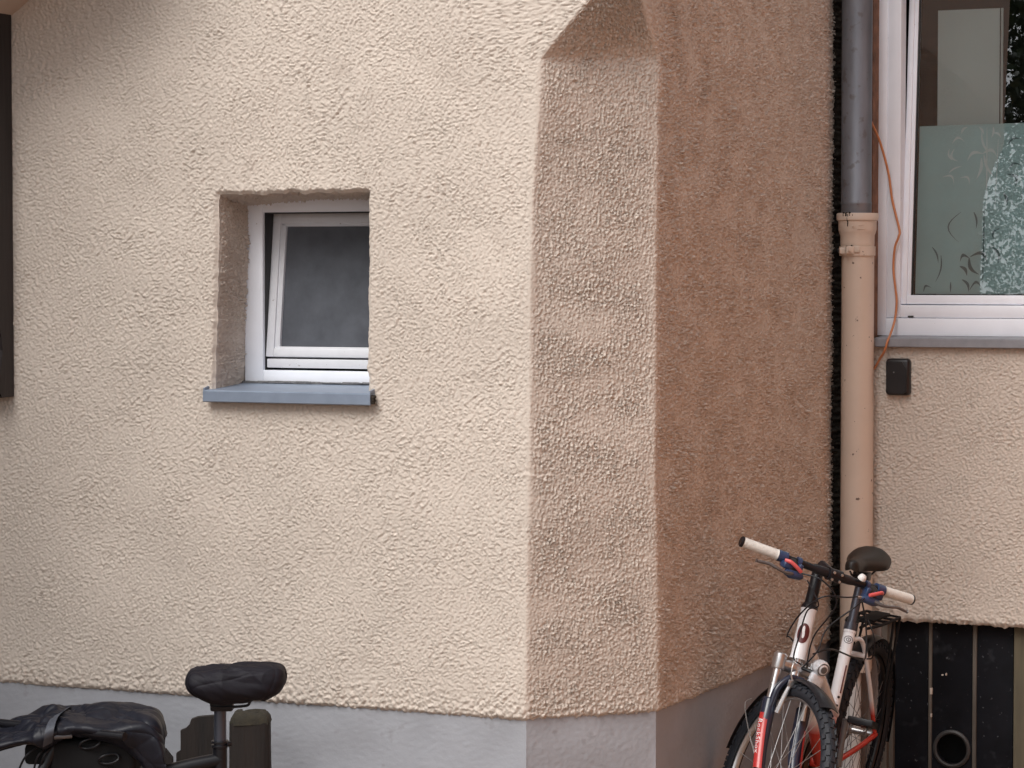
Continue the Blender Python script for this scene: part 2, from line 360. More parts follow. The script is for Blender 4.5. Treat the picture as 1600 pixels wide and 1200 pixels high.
UU = np.concatenate([UA, np.zeros(P.shape[1] - nA1) + 99])[None, :]; ZZ = Z[:, None]
# joint of two plaster lifts, near the arris
zs = pA(826, 742)[1]; near = np.exp(-((np.arange(P.shape[1]) - nAt) / 26.) ** 2)[None, :]
zw = zs + .006 * np.interp(np.arange(P.shape[1]), np.arange(0, P.shape[1], 14), rng.standard_normal(len(range(0, P.shape[1], 14))))[None, :]
Hh += near * (.0018 * np.exp(-((ZZ - zw + .004) / .006) ** 2) - .0024 * np.exp(-((ZZ - zw - .004) / .006) ** 2))
# lower edge: lumpier, then rounded inwards, ragged
low = 1 - sstep(ZZ - zP, 0.02, .13)
Hh += low * grf(nz, P.shape[1], ST, ST, .026, .028) * .0016
Hh -= .010 * (1 - sstep(ZZ - zP, 0, .016)) ** 2
# a few chips in the front wall
for px, py, rr, dd in ((622, 1040, .0065, .006), (259, 1011, .005, .005), (655, 1075, .004, .004), (700, 1085, .004, .004), (497, 787, .004, .003)):
    cu, cz = pA(px, py); Hh[:, :nA1] -= dd * np.exp(-(((UA[None, :] - cu) ** 2 + (ZZ - cz) ** 2) / rr ** 2) ** 1.5)
# trowel scratches low on the return wall
sx = np.arange(P.shape[1])[None, :]; vv = np.zeros((1, P.shape[1])); vv[0, nAt + nC:] = np.linspace(.35, vEnd, nB)
cz = pB(1120, 980)[1]; mk = np.exp(-((ZZ - cz) / .16) ** 2 - ((vv - .95) / .5) ** 2) * (sx >= nAt + nC)
ph = (ZZ + .55 * vv) * 2 * math.pi / .030; Hh += mk * .0042 * np.sin(ph + 1.5 * grf(nz, P.shape[1], ST, .006, .1, .12))
# rounded, wobbly edges round the small window
_wt = [rng.standard_normal(4000) for _ in range(3)]
def wob(x, s):       # irregular hand-made edge
    x = np.asarray(x, float) + 10 + 3 * s
    return sum(a * np.interp(x * f % 3900, np.arange(4000), w_) for a, f, w_ in ((.0016, 26, _wt[0]), (.0011, 60, _wt[1]), (.0007, 150, _wt[2])))
lean = (pA(341, 305)[0] - pA(334, 608)[0])
eL = lambda z: uL0 + lean * ((z - zb0) / (zt0 - zb0) - .5) + wob(z, 1.); eR = lambda z: uR0 + .3 * lean * ((z - zb0) / (zt0 - zb0) - .5) + wob(z, 5.)
eT = lambda u: zt0 + wob(u, 2.) * 1.5
dx = np.where(UU < 90, UU, 0)
inz = sstep(ZZ, zb0 - .05, zb0) * (1 - sstep(ZZ, zt0, zt0 + .05)); inu = sstep(dx, uL0 - .05, uL0) * (1 - sstep(dx, uR0, uR0 + .05)) * (UU < 90)
shL = (eL(ZZ) - uL0) * np.clip(1 - abs(UU - uL0) / .04, 0, 1) * inz; shR = (eR(ZZ) - uR0) * np.clip(1 - abs(UU - uR0) / .04, 0, 1) * inz
shT = (eT(dx) - zt0) * np.clip(1 - abs(ZZ - zt0) / .04, 0, 1) * inu
ox = np.maximum(np.maximum(uL0 - dx, dx - uR0), 0); oz = np.maximum(np.maximum(zb0 - ZZ, ZZ - zt0), 0); dist = np.sqrt(ox ** 2 + oz ** 2) + 9 * (UU > 90)
fade = sstep(dist, 0, .012); Hh = Hh * fade - .011 * (1 - sstep(dist, 0, .017)) ** 2
# ragged end of the return wall against the dark joint
tail = np.zeros((nz, P.shape[1])); tail[:, -14:] = np.linspace(0, 1, 14)[None] * (.012 * (.8 * grf(nz, 14, ST, .006, .12, .4) + .35 * grf(nz, 14, ST, .006, .04, .4)))
P2 = P + Nn * Hh[..., None] + A * (shL + shR)[..., None] + UP * shT[..., None] + B * tail[..., None]
edge_z = .0022 * np.interp(np.arange(P.shape[1]), np.linspace(0, P.shape[1], 260), rng.standard_normal(260))
P2[:, :, 2] -= np.abs(edge_z)[None, :] * (1 - sstep(ZZ - zP, 0, .02))
# close the lower edge with two rows turned in under
P2 = np.concatenate([(P2[0] - Nn[0] * .030)[None], P2], 0)
keep = np.ones((P2.shape[0] - 1, P2.shape[1] - 1), bool)
iz0 = int(np.argmin(abs(Z - zb0))) + 1; iz1 = int(np.argmin(abs(Z - zt0))) + 1; iu0 = int(np.argmin(abs(UA - uL0))); iu1 = int(np.argmin(abs(UA - uR0)))
keep[iz0:iz1, iu0:iu1] = False
grid_mesh('roughcast_wall', P2 - HB, M['plaster'], house, keep)
# reveals of the small window
def reveal(curve_front, curve_back, n1, n2, seed, amp=1.0):
    t = np.linspace(0, 1, n2)[None, :, None]; F = curve_front(np.linspace(0, 1, n1)); Bk = curve_back(np.linspace(0, 1, n1))
    G = F[:, None] * (1 - t) + Bk[:, None] * t; N = normals(G)
    h = plaster(max(n1, 64), max(n2, 64), .0034, .0034, 'side')[:n1, :n2] * 1.35 * amp * sstep(t[..., 0], 0, .12)
    return G, N, h
zs_ = lambda t: zb0 + (zt0 - zb0) * t; us_ = lambda t: uL0 + (uR0 - uL0) * t
def stack(f, t, off): return np.array([f(x) for x in t])
G, N, h = reveal(lambda t: np.array([WA(eL(zs_(x)), zs_(x), .011) for x in t]), lambda t: np.array([WA(uL0 + .004 + lean * (x - .5), zs_(x), dW + .02) for x in t]), 190, 60, 1)
sg = 1 if (N.mean((0, 1)) @ A) > 0 else -1; grid_mesh('window_reveal', G + sg * N * h[..., None] - HB, M['plaster'], house)
G, N, h = reveal(lambda t: np.array([WA(eR(zs_(x)), zs_(x), .011) for x in t]), lambda t: np.array([WA(uR0 - .002, zs_(x), dW + .02) for x in t]), 190, 60, 2)
sg = 1 if (N.mean((0, 1)) @ A) < 0 else -1; grid_mesh('window_reveal', G + sg * N * h[..., None] - HB, M['plaster'], house)
droop = lambda x: .034 * (1 - x) ** 1.3 + .010 * x
G, N, h = reveal(lambda t: np.array([WA(us_(x), eT(us_(x)), .011) for x in t]), lambda t: np.array([WA(us_(x), zt0 - droop(x), dW + .02) for x in t]), 150, 60, 3)
sg = 1 if N.mean((0, 1))[2] < 0 else -1; grid_mesh('window_reveal', G + sg * N * h[..., None] - HB, M['plaster'], house)
mb = MB(); mb.hexa([WA(uL0 - .02, zb0 - .03, .012), WA(uR0 + .02, zb0 - .03, .012), WA(uR0 + .02, zb0 - .03, dW + .1), WA(uL0 - .02, zb0 - .03, dW + .1), WA(uL0 - .02, zb0 - .004, .012), WA(uR0 + .02, zb0 - .004, .012), WA(uR0 + .02, zb0 + .015, dW + .1), WA(uL0 - .02, zb0 + .015, dW + .1)])
part(mb, 'window_bed', M['mortar'])

# plinth: smooth painted base, set back behind the plaster
ins = .012; pz0 = -.3
cl0, cr0 = float(c_left(zP)), float(c_right(zP))
ol = [CP + A * (uFar - 1.5), CP - A * (cl0 - .004), CP + B * (cr0 - .004), CP + B * (DEP + .02)]
nrm = [-B, (A - B) / math.sqrt(2), A]
def plinth_pts(o): return [ol[0] + B * o, ol[1] + B * o * .95 - A * o * .35, ol[2] - A * o * .95 + B * o * .35, ol[3] - A * o]
pp = plinth_pts(ins); mb = MB(); vs = []; fs = []
for seg in range(3):
    n = (400, 90, 220)[seg]; k = 150; s = np.linspace(0, 1, n)[None, :, None]; zz = np.linspace(pz0, zP + .03, k)
    base = pp[seg][None, None] * (1 - s) + pp[seg + 1][None, None] * s; base = np.repeat(base, k, 0); base[..., 2] = zz[:, None]
    L = np.linalg.norm(pp[seg + 1] - pp[seg]); hh = grf(k, n, (zP + .33) / k, L / n, .022, .03) * .00035 + grf(k, n, (zP + .33) / k, L / n, .3, .4) * .0012
    hh *= (sstep(s[..., 0], 0, .02) * (1 - sstep(s[..., 0], .98, 1)))
    grid_mesh('plinth', base + nrm[seg] * hh[..., None] - HB, M['plinth'], house)

# back wall under and beside the large window
zC0 = .5 * (pC(1400, 971)[1] + pC(1590, 979)[1]); wEnd = pC(1660, 700)[0]; wJ = pC(1362, 300)[0]; zSill = pC(1480, 529)[1]
UC = lin((.012, wJ, ST), (wJ, wEnd, ST)); ZC = lin((zC0, zSill, ST), (zSill, zTop, ST)); nzc, nuc = len(ZC), len(UC)
PC = KP[None, None] + A * UC[None, :, None] + UP * ZC[:, None, None]
hc = plaster(nzc, nuc, ST, ST, 'front') * 1.25
zz = ZC[:, None]; uu = UC[None, :]
hc -= .012 * (1 - sstep(zz - zC0, 0, .02)) ** 2
lowc = 1 - sstep(zz - zC0, 0.02, .10); hc += lowc * grf(nzc, nuc, ST, ST, .03, .06) * .0009
jam = 1 - sstep(np.abs(uu - wJ), 0, .012); hc = hc * np.where(zz > zSill - .01, 1 - jam, 1)
PC = PC - B * hc[..., None]
ez = np.interp(UC, np.linspace(0, wEnd, 70), np.abs(rng.standard_normal(70))) * .0035
PC[:, :, 2] -= ez[None, :] * (1 - sstep(zz - zC0, 0, .03))
PC = np.concatenate([(PC[0] + B * .06)[None], PC], 0)
keep = np.ones((PC.shape[0] - 1, PC.shape[1] - 1), bool); keep[int(np.argmin(abs(ZC - zSill))) + 1:, int(np.argmin(abs(UC - wJ))):] = False
grid_mesh('roughcast_wall', PC - HB, M['plaster'], house, keep)

# the rest of the house beyond the picture: walls above and to the sides, roof
zE = 5.2
mb = MB()
T = .30
mb.hexa([WA(uFar - 4, zTop - .0, 0), WA(-.02, zTop, 0), WA(-.02, zTop, T), WA(uFar - 4, zTop, T), WA(uFar - 4, zE, 0), WA(-.02, zE, 0), WA(-.02, zE, T), WA(uFar - 4, zE, T)])
mb.hexa([WA(uFar - 4, zP, 0), WA(uFar, zP, 0), WA(uFar, zP, T), WA(uFar - 4, zP, T), WA(uFar - 4, zTop - .002, 0), WA(uFar, zTop - .002, 0), WA(uFar, zTop - .002, T), WA(uFar - 4, zTop - .002, T)])
q = lambda v, d, z: CP + B * v - A * d + UP * z
mb.hexa([q(-.0, 0, zTop), q(DEP + .3, 0, zTop), q(DEP + .3, T, zTop), q(.0, T, zTop), q(-.0, 0, zE), q(DEP + .3, 0, zE), q(DEP + .3, T, zE), q(0, T, zE)])
mb.hexa([WC(wEnd, zC0, 0), WC(wEnd + 3.5, zC0, 0), WC(wEnd + 3.5, zC0, T), WC(wEnd, zC0, T), WC(wEnd, zSill - .02, 0), WC(wEnd + 3.5, zSill - .02, 0), WC(wEnd + 3.5, zSill - .02, T), WC(wEnd, zSill - .02, T)])
part(mb, 'outer_wall', M['plaster'], smooth=0)
# added for the light: right wing for warm bounce, left cheek for shade; eaves
mb = MB(); wr = 3.05; mb.hexa([WC(wr, pz0, -5.0), WC(wr + .3, pz0, -5.0), WC(wr + .3, pz0, .05), WC(wr, pz0, .05), WC(wr, 3.6, -5.0), WC(wr + .3, 3.6, -5.0), WC(wr + .3, 3.6, .05), WC(wr, 3.6, .05)]); part(mb, 'added_bounce_wing', M['bounce'], smooth=0)
mb = MB(); ul = uFar - .22; mb.hexa([WA(ul - .25, pz0, -2.6), WA(ul, pz0, -2.6), WA(ul, pz0, -.002), WA(ul - .25, pz0, -.002), WA(ul - .25, 3.9, -2.6), WA(ul, 3.9, -2.6), WA(ul, 3.9, -.002), WA(ul - .25, 3.9, -.002)]); part(mb, 'added_shade_cheek', M['timber'], smooth=0)
mb = MB(); mb.hexa([WA(uFar - 4, zE + .002, -.7), WA(.1, zE + .002, -.7), WA(.1, zE + .002, DEP + 4), WA(uFar - 4, zE + .002, DEP + 4), WA(uFar - 4, zE + .15, -.7), WA(.1, zE + .15, -.7), WA(.1, zE + 2, DEP + 4), WA(uFar - 4, zE + 2, DEP + 4)]); mb.hexa([WC(.0, zE + .004, -.2), WC(6.2, zE + .004, -.2), WC(6.2, zE + .004, 4), WC(.0, zE + .004, 4), WC(.0, zE + .148, -.2), WC(6.2, zE + .148, -.2), WC(6.2, zE + 1.9, 4), WC(.0, zE + 1.9, 4)]); part(mb, 'roof', M['roof'], smooth=0)

# inner corner joint: moss and dirt, with the gap's shadow in its dark colour
n1 = 900; zz = np.linspace(pz0, zTop, n1); rows = []
for k, (du, dv) in enumerate(((.0, -.075), (.004, -.055), (.010, -.035), (.018, -.018), (.030, -.008), (.05, -.003), (.07, .002))):
    rows.append([KP + A * du + B * dv + UP * z for z in zz])
G = np.array(rows).transpose(1, 0, 2); hh = grf(n1, 8, 4. / n1, .02, .035, .2)[:, :7] * .004 + rng.standard_normal((n1, 7)) * .0016
grid_mesh('mossy_shadow_joint', G + (A - B)[None, None] * .7 * hh[..., None] - HB, M['joint'], house)
# raw base of the back wall beside the hatch
mb = MB(); u0, u9 = .02, pC(1374, 1100)[0]
mb.hexa([WC(u0, pz0, .02), WC(u9, pz0, .02), WC(u9, pz0, .3), WC(u0, pz0, .3), WC(u0, zC0 + .02, .02), WC(u9, zC0 + .02, .02), WC(u9, zC0 + .02, .3), WC(u0, zC0 + .02, .3)])
part(mb, 'raw_base', M['rawbase'], smooth=0)

# ------------- small window
def pbox(mb, fn, off0, off1, x0, y0, x1, y1, bev=.003):      # box facing out of a wall, given by photo corners on the plane off0
    (ua, za), (ub, zb) = fn[0](x0, y0, off0), fn[0](x1, y1, off0); za, zb = max(za, zb), min(za, zb)
    c = fn[1]((ua + ub) / 2, (za + zb) / 2, (off0 + off1) / 2)
    return mb.obox(c, A * abs(ub - ua) / 2, B * abs(off1 - off0) / 2, UP * (za - zb) / 2, bev)
FA = (pA, WA); FC = (pC, WC)
uFl = pA(382, 450, dW)[0]; uFi = pA(410.5, 450, dW)[0]; zFb = pA(460, 601, dW)[1]; zFi = pA(460, 579, dW)[1]; zFt = pA(460, 331.5, dW)[1]; zFo = zFt + .06
uFr = uR0 + .03; wS = uFi - uFl; uFri = uR0 - .005
mb = MB()
def bar(u0, u1, z0, z1, o0, o1, W=WA, bev=.003): mb.obox(W((u0 + u1) / 2, (z0 + z1) / 2, (o0 + o1) / 2), A * (u1 - u0) / 2, B * (o1 - o0) / 2, UP * (z1 - z0) / 2, bev)
bar(uFl, uFi, zFb, zFo, dW, dW + .07); bar(uFri + .028, uFr + .03, zFb, zFo, dW + .002, dW + .07)
bar(uFi - .001, uFri + .028, zFb, zFi, dW + .001, dW + .07); bar(uFi - .001, uFri + .028, zFt, zFo, dW + .001, dW + .07)

win = part(mb, 'window', M['white'])
mb = MB(); bar(uFi - .0005, uFi + .004, zFi, zFt, dW + .014, dW + .069, bev=0); bar(uFi, uFri + .02, zFt - .004, zFt + .0005, dW + .016, dW + .068, bev=0); part(mb, 'gasket_and_gap_shade', M['seal_shade'], win, 0); mb = MB(); zd0 = pA(480, 575.5, dW)[1]; zd1 = pA(480, 561.5, dW)[1]  # first strips are dark colour standing in for shade in the frame gap
bar(uFi + .008, uFri + .03, zd0, zd1, dW + .012, dW + .06); part(mb, 'drip_rail', M['oldwhite'], win)
# tilted sash: built upright, then turned about its lower edge
tilt = R(6.8); zh = pA(480, 558, dW + .01)[1]; o0 = dW + .012
us0 = pA(415, 556, o0)[0]; us1 = uFri + .030; zg0 = pA(480, 541.5, o0)[1]; zst = zFt + .004
ct, st_ = math.cos(tilt), math.sin(tilt)
def lean_back(q, W0, zh_):
    d = (q - W0) @ B; z = q[2] - zh_; base = q - B * d - UP * q[2]
    return base + B * (d * ct + z * st_) + UP * (zh_ + z * ct - d * st_)
W0 = WA(0, 0, o0); stile = pA(434.5, 541, o0)[0] - us0
mb = MB()
bar(us0, us0 + stile * .62, zh, zst, o0, o0 + .05); bar(us1 - stile, us1, zh, zst, o0, o0 + .05)
bar(us0 + stile * .62 - .001, us1 - stile, zh, zg0 - .006, o0 + .001, o0 + .05); bar(us0 + stile * .62 - .001, us1 - stile, zst - .036, zst, o0 + .001, o0 + .05)
mb.xf(lambda q: lean_back(q, W0, zh)); part(mb, 'sash', M['oldwhite'], win)
mb = MB(); e0 = us0 + stile * .62; e1 = us1 - stile - .004
bar(e0 - .002, e0 + stile * .38, zg0 - .006, zst - .034, o0 + .006, o0 + .03); bar(e0, e1, zg0 - .008, zg0, o0 + .005, o0 + .03); bar(e0, e1, zst - .046, zst - .034, o0 + .006, o0 + .03)
mb.xf(lambda q: lean_back(q, W0, zh)); part(mb, 'glazing_bead', M['oldwhite'], win)
mb = MB(); bar(e0, us1 - stile * .6, zg0 - .004, zst - .03, o0 + .018, o0 + .024, bev=0)
mb.xf(lambda q: lean_back(q, W0, zh)); part(mb, 'pane', M['cathedral'], win)
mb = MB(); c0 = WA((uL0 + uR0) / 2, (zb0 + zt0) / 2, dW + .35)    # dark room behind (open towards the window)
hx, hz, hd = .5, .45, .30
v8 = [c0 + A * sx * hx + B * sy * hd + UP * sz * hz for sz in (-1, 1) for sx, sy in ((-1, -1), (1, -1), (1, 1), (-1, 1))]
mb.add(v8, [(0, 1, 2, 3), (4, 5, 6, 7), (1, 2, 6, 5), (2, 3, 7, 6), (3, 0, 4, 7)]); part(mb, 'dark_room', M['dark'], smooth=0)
# sill of the small window: folded metal with a turned-down nose
uS0, uS1 = pA(317, 620, -.035)[0], pA(578, 620, -.035)[0]; zN = pA(450, 613.5, -.035)[1]; zN0 = pA(450, 631, -.035)[1]
mb = MB(); zBk = zFb + .004
prof = [(dW + .005, zBk), (-.030, zN + .003), (-.035, zN - .001), (-.036, zN0 + .003), (-.033, zN0), (-.028, zN0), (-.0275, zN0 + .004), (-.026, zN - .008), (dW + .005, zBk - .012)]
mb.prism([WA(uS0, z, o) for o, z in prof], A * (uS1 - uS0))
part(mb, 'sill', M['sill'], win, 25)
for ue, s_ in ((uS0, 1), (uS1, -1)):
    mb = MB(); mb.prism([WA(ue, z, o) for o, z in ((.0, zN + .002), (-.034, zN - .001), (-.032, zN + .010), (.0, zN + .016))], A * .005 * s_)
    part(mb, 'sill_end', M['sill'], win, 0)
mb = MB(); rr = rng.random
bar(uFl, uR0, zBk - .004, zBk + .0045, dW - .006, dW - .0005, bev=.001)
for k in range(70):
    u = uFl + (uR0 - uFl) * rr(); c = WA(u, zBk + .001 + .003 * rr(), dW - .003 - .008 * rr()); mb.obox(c, A * (.012 + .02 * rr()), B * .004, UP * (.002 + .003 * rr()), .002, 1)
part(mb, 'mortar_bed', M['mortar'], win)
mb = MB()
for k in range(26):
    c = WA(uS1 + .001 + .006 * rr(), zN0 + .008 + .022 * rr(), -.012 - .014 * rr()); mb.obox(c, A * .003 * (1 + rr()), B * .003 * (1 + rr()), UP * .003 * (1 + rr()), .002, 1)
part(mb, 'dirt', M['joint'], win)

# ------------- large window
dC = .085
lx = lambda x, y: pC(x, y, dC)
uG0 = lx(1371, 260)[0]; uG1 = lx(1406.5, 400)[0]; zGb = lx(1480, 525)[1]; zGm = lx(1480, 497)[1]; zGi = lx(1480, 477)[1]; uGr = uG0 + 1.35; zGt = zGi + 1.45
mb = MB()
bar(uG0, uG0 + (uG1 - uG0) * .42, zGb, zGt, dC - .004, dC + .07, WC); bar(uG0 + (uG1 - uG0) * .42 - .001, uG1, zGm, zGt, dC, dC + .07, WC, .006)
bar(uG0 + (uG1 - uG0) * .42 - .001, uGr, zGb, zGm - .0015, dC - .004, dC + .07, WC); bar(uG1 - .001, uGr, zGm, zGi, dC + .001, dC + .07, WC, .006)
bar(uG1, uGr, zGt - .08, zGt, dC + .001, dC + .07, WC); bar(uGr - .08, uGr, zGi + .001, zGt - .081, dC, dC + .07, WC)
mb2 = MB(); mb2.obox(WC(pC(1423, 494.5, dC - .001)[0], pC(1423, 494.5, dC - .001)[1], dC - .002), A * .011, B * .003, UP * .0028, .001)
win2 = part(mb, 'window', M['white']); part(mb2, 'drain_slot', M['seal_shade'], win2)
oS = dC + .014; zh2 = pC(1480, 475.5, oS)[1]; vs0 = pC(1407, 474, oS)[0]; zg2 = pC(1480, 461, oS)[1]; vst = pC(1422, 461, oS)[0] - vs0
tilt = R(4.6); ct, st_ = math.cos(tilt), math.sin(tilt); W02 = WC(0, 0, oS); vR = uGr - .07; zT2 = zGt - .05
mb = MB()
bar(vs0, vs0 + vst * .62, zh2, zT2, oS, oS + .055, WC, .005); bar(vs0 + vst * .62 - .002, vs0 + vst, zg2, zT2 - .06, oS + .008, oS + .05, WC, .004)
bar(vs0 + vst * .62 - .001, vR, zh2, zg2, oS + .001, oS + .055, WC, .005); bar(vs0 + vst * .62, vR, zT2 - .062, zT2, oS + .001, oS + .055, WC, .005); bar(vR - .06, vR, zg2 + .001, zT2 - .063, oS + .002, oS + .055, WC, .005)
mb.xf(lambda q: lean_back(q, W02, zh2)); part(mb, 'sash', M['white'], win2)
mb = MB(); g0 = vs0 + vst
bar(g0 - .002, g0 + .005, zg2 - .002, zT2 - .06, oS + .011, oS + .024, WC, .001); bar(g0 + .005, vR - .06, zg2 - .002, zg2 + .004, oS + .0115, oS + .024, WC, .001)
mb.xf(lambda q: lean_back(q, W02, zh2)); part(mb, 'gasket_and_gap_shade', M['seal_shade'], win2)
mb = MB(); mb.add([WC(g0 - .004, zg2 - .004, oS + .017), WC(vR - .05, zg2 - .004, oS + .017), WC(vR - .05, zT2 - .05, oS + .017), WC(g0 - .004, zT2 - .05, oS + .017)], [(0, 1, 2, 3)])
mb.xf(lambda q: lean_back(q, W02, zh2)); part(mb, 'pane', M['glass'], win2, 0)
# frosted film on the inner face with a bamboo print
zF = pC(1500, 192, oS + .05)[1]
mb = MB(); mb.hexa([WC(*q_) for q_ in ((g0 + .012, zg2 + .006, oS + .024), (vR - .065, zg2 + .006, oS + .024), (vR - .065, zg2 + .006, oS + .0255), (g0 + .012, zg2 + .006, oS + .0255), (g0 + .012, zF - .004, oS + .024), (vR - .065, zF + .008, oS + .024), (vR - .065, zF + .008, oS + .0255), (g0 + .012, zF - .004, oS + .0255))])
mb.xf(lambda q: lean_back(q, W02, zh2)); part(mb, 'frosted_film', M['film'], win2, 0)
def leafprint(L, mt, nm):
    mb = MB()
    for (x0, y0, x1, y1, bend, wid) in L:
        o = oS + .0225; a = np.array(pC(x0, y0, oS + .035)); b = np.array(pC(x1, y1, oS + .035)); d = b - a; n = np.array([-d[1], d[0]]); ln = np.linalg.norm(n); n = n / (ln + 1e-9)
        top = []; bot = []
        for k in range(9):
            t = k / 8; p = a + d * t + n * bend * ln * math.sin(math.pi * t); w_ = wid / 410 * math.sin(math.pi * min(.999, .06 + .93 * t)) ** .8 * (1 - .35 * t)
            top.append(WC(*(p + n * w_), o)); bot.append(WC(*(p - n * w_), o))
        mb.add(top + bot, [(k, k + 1, 9 + k + 1, 9 + k) for k in range(8)])
    mb.xf(lambda q: lean_back(q, W02, zh2)); part(mb, nm, mt, win2, 0)
leafprint([(1532, 238, 1508, 250, -.3, 3), (1532, 238, 1555, 243, .35, 3.2), (1530, 245, 1523, 278, .1, 3), (1540, 236, 1530, 200, .1, 2.2), (1534, 240, 1552, 276, -.1, 2.6), (1484, 222, 1503, 219, .4, 2.5), (1487, 231, 1494, 250, -.4, 2.6),
           (1484, 248, 1480, 230, .2, 1.8), (1480, 268, 1500, 258, .1, 1.6), (1470, 275, 1488, 287, .4, 2), (1498, 276, 1512, 287, .4, 2), (1538, 196, 1540, 330, 0, 1.2), (1556, 215, 1553, 330, 0, 1.2), (1498, 206, 1508, 196, .2, 2.4),
           (1526, 196, 1533, 208, .1, 2), (1548, 196, 1545, 213, .1, 2), (1549, 205, 1560, 213, .2, 2)], M['filmpale'], 'pale_leaf_print')
leafprint([(1514, 402, 1500, 408, -.5, 3), (1516, 400, 1543, 411, .4, 3.4), (1514, 402, 1530, 428, -.2, 3.4), (1500, 415, 1511, 430, .2, 3), (1456, 385, 1466, 410, .1, 1.6), (1470, 398, 1462, 440, .1, 1.4), (1536, 320, 1536, 445, 0, 1.3), (1520, 330, 1524, 356, .1, 1.8),
           (1548, 384, 1560, 410, .2, 2.6), (1516, 452, 1536, 452, .6, 2.6), (1504, 436, 1514, 455, .2, 2.6), (1486, 440, 1486, 456, 0, 1.4), (1566, 300, 1572, 320, .1, 2.4), (1560, 356, 1552, 374, -.3, 2), (1444, 455, 1456, 449, .5, 2), (1500, 330, 1498, 378, -.4, 1.4),
           (1570, 270, 1583, 292, .4, 2.6), (1572, 222, 1590, 214, .2, 2), (1574, 262, 1592, 256, .3, 2)], M['filmdark'], 'dark_leaf_print')
mb = MB()
def wbox(u0, u1, z0, z1): mb.hexa([WC(u0, z0, .001), WC(u1, z0, .001), WC(u1, z0, T), WC(u0, z0, T), WC(u0, z1, .001), WC(u1, z1, .001), WC(u1, z1, T), WC(u0, z1, T)])
wbox(uGr - .015, wEnd + 3.5, zSill - .018, zE); part(mb, 'outer_wall', M['plaster'], smooth=0)
mb = MB(); wbox(.012, uGr - .017, max(zGt - .02, zTop + .001), zE); part(mb, 'outer_wall', M['plaster'], smooth=0)
# room behind the large window: blind, dark room
mb = MB(); bx0, bx1 = pC(1465, 100, dC + .185)[0], pC(1567, 100, dC + .185)[0]
zbl = pC(1500, 15, dC + .185)[1]
mb.obox(WC((bx0 + bx1) / 2, zbl - .6, dC + .19), A * (bx1 - bx0) / 2, B * .004, UP * .6, .001); part(mb, 'blind', M['blind'], win2, 0)
mb = MB(); mb.obox(WC(pC(1562.5, 100, dC + .175)[0], zbl - .6, dC + .177), A * .0012, B * .003, UP * .6); part(mb, 'blind_cord', M['seal_shade'], win2, 0)
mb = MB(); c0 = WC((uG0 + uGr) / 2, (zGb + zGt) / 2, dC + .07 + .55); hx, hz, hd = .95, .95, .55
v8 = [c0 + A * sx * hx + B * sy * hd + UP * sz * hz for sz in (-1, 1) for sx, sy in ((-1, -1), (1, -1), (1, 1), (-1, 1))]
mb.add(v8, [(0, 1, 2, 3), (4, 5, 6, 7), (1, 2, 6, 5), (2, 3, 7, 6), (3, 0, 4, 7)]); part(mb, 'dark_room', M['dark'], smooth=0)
# jamb strip, the reveal's shade painted in as rusty brown
mb = MB(); mb.hexa([WC(wJ - .02, zSill - .01, .010), WC(wJ + .001, zSill - .01, .010), WC(uG0 + .006, zSill - .01, dC + .05), WC(wJ - .02, zSill - .01, dC + .05), WC(wJ - .02, zTop, .010), WC(wJ + .001, zTop, .010), WC(uG0 + .006, zTop, dC + .05), WC(wJ - .02, zTop, dC + .05)])
part(mb, 'shaded_jamb', M['jambshade'], smooth=0)
# sill of the large window
mb = MB(); y0 = pC(1480, 529.5, -.030)[1]; y1 = pC(1480, 543.5, -.030)[1]; a0 = pC(1367, 530, -.03)[0]
prof = [(dC + .01, zGb + .001), (-.026, y0 + .002), (-.030, y0 - .002), (-.031, y1 + .003), (-.028, y1), (-.022, y1), (-.021, y0 - .008), (dC + .01, zGb - .014)]
mb.prism([WC(a0, z, o) for o, z in prof], A * 1.5); part(mb, 'sill', M['sill2'], win2, 25)
mb = MB(); mb.hexa([WC(wJ - .02, zSill - .06, .035), WC(wEnd + .2, zSill - .06, .035), WC(wEnd + .2, zSill - .06, .3), WC(wJ - .02, zSill - .06, .3), WC(wJ - .02, zSill - .012, .035), WC(wEnd + .2, zSill - .012, .035), WC(wEnd + .2, zSill - .012, .3), WC(wJ - .02, zSill - .012, .3)])
part(mb, 'window_bed', M['mortar'])

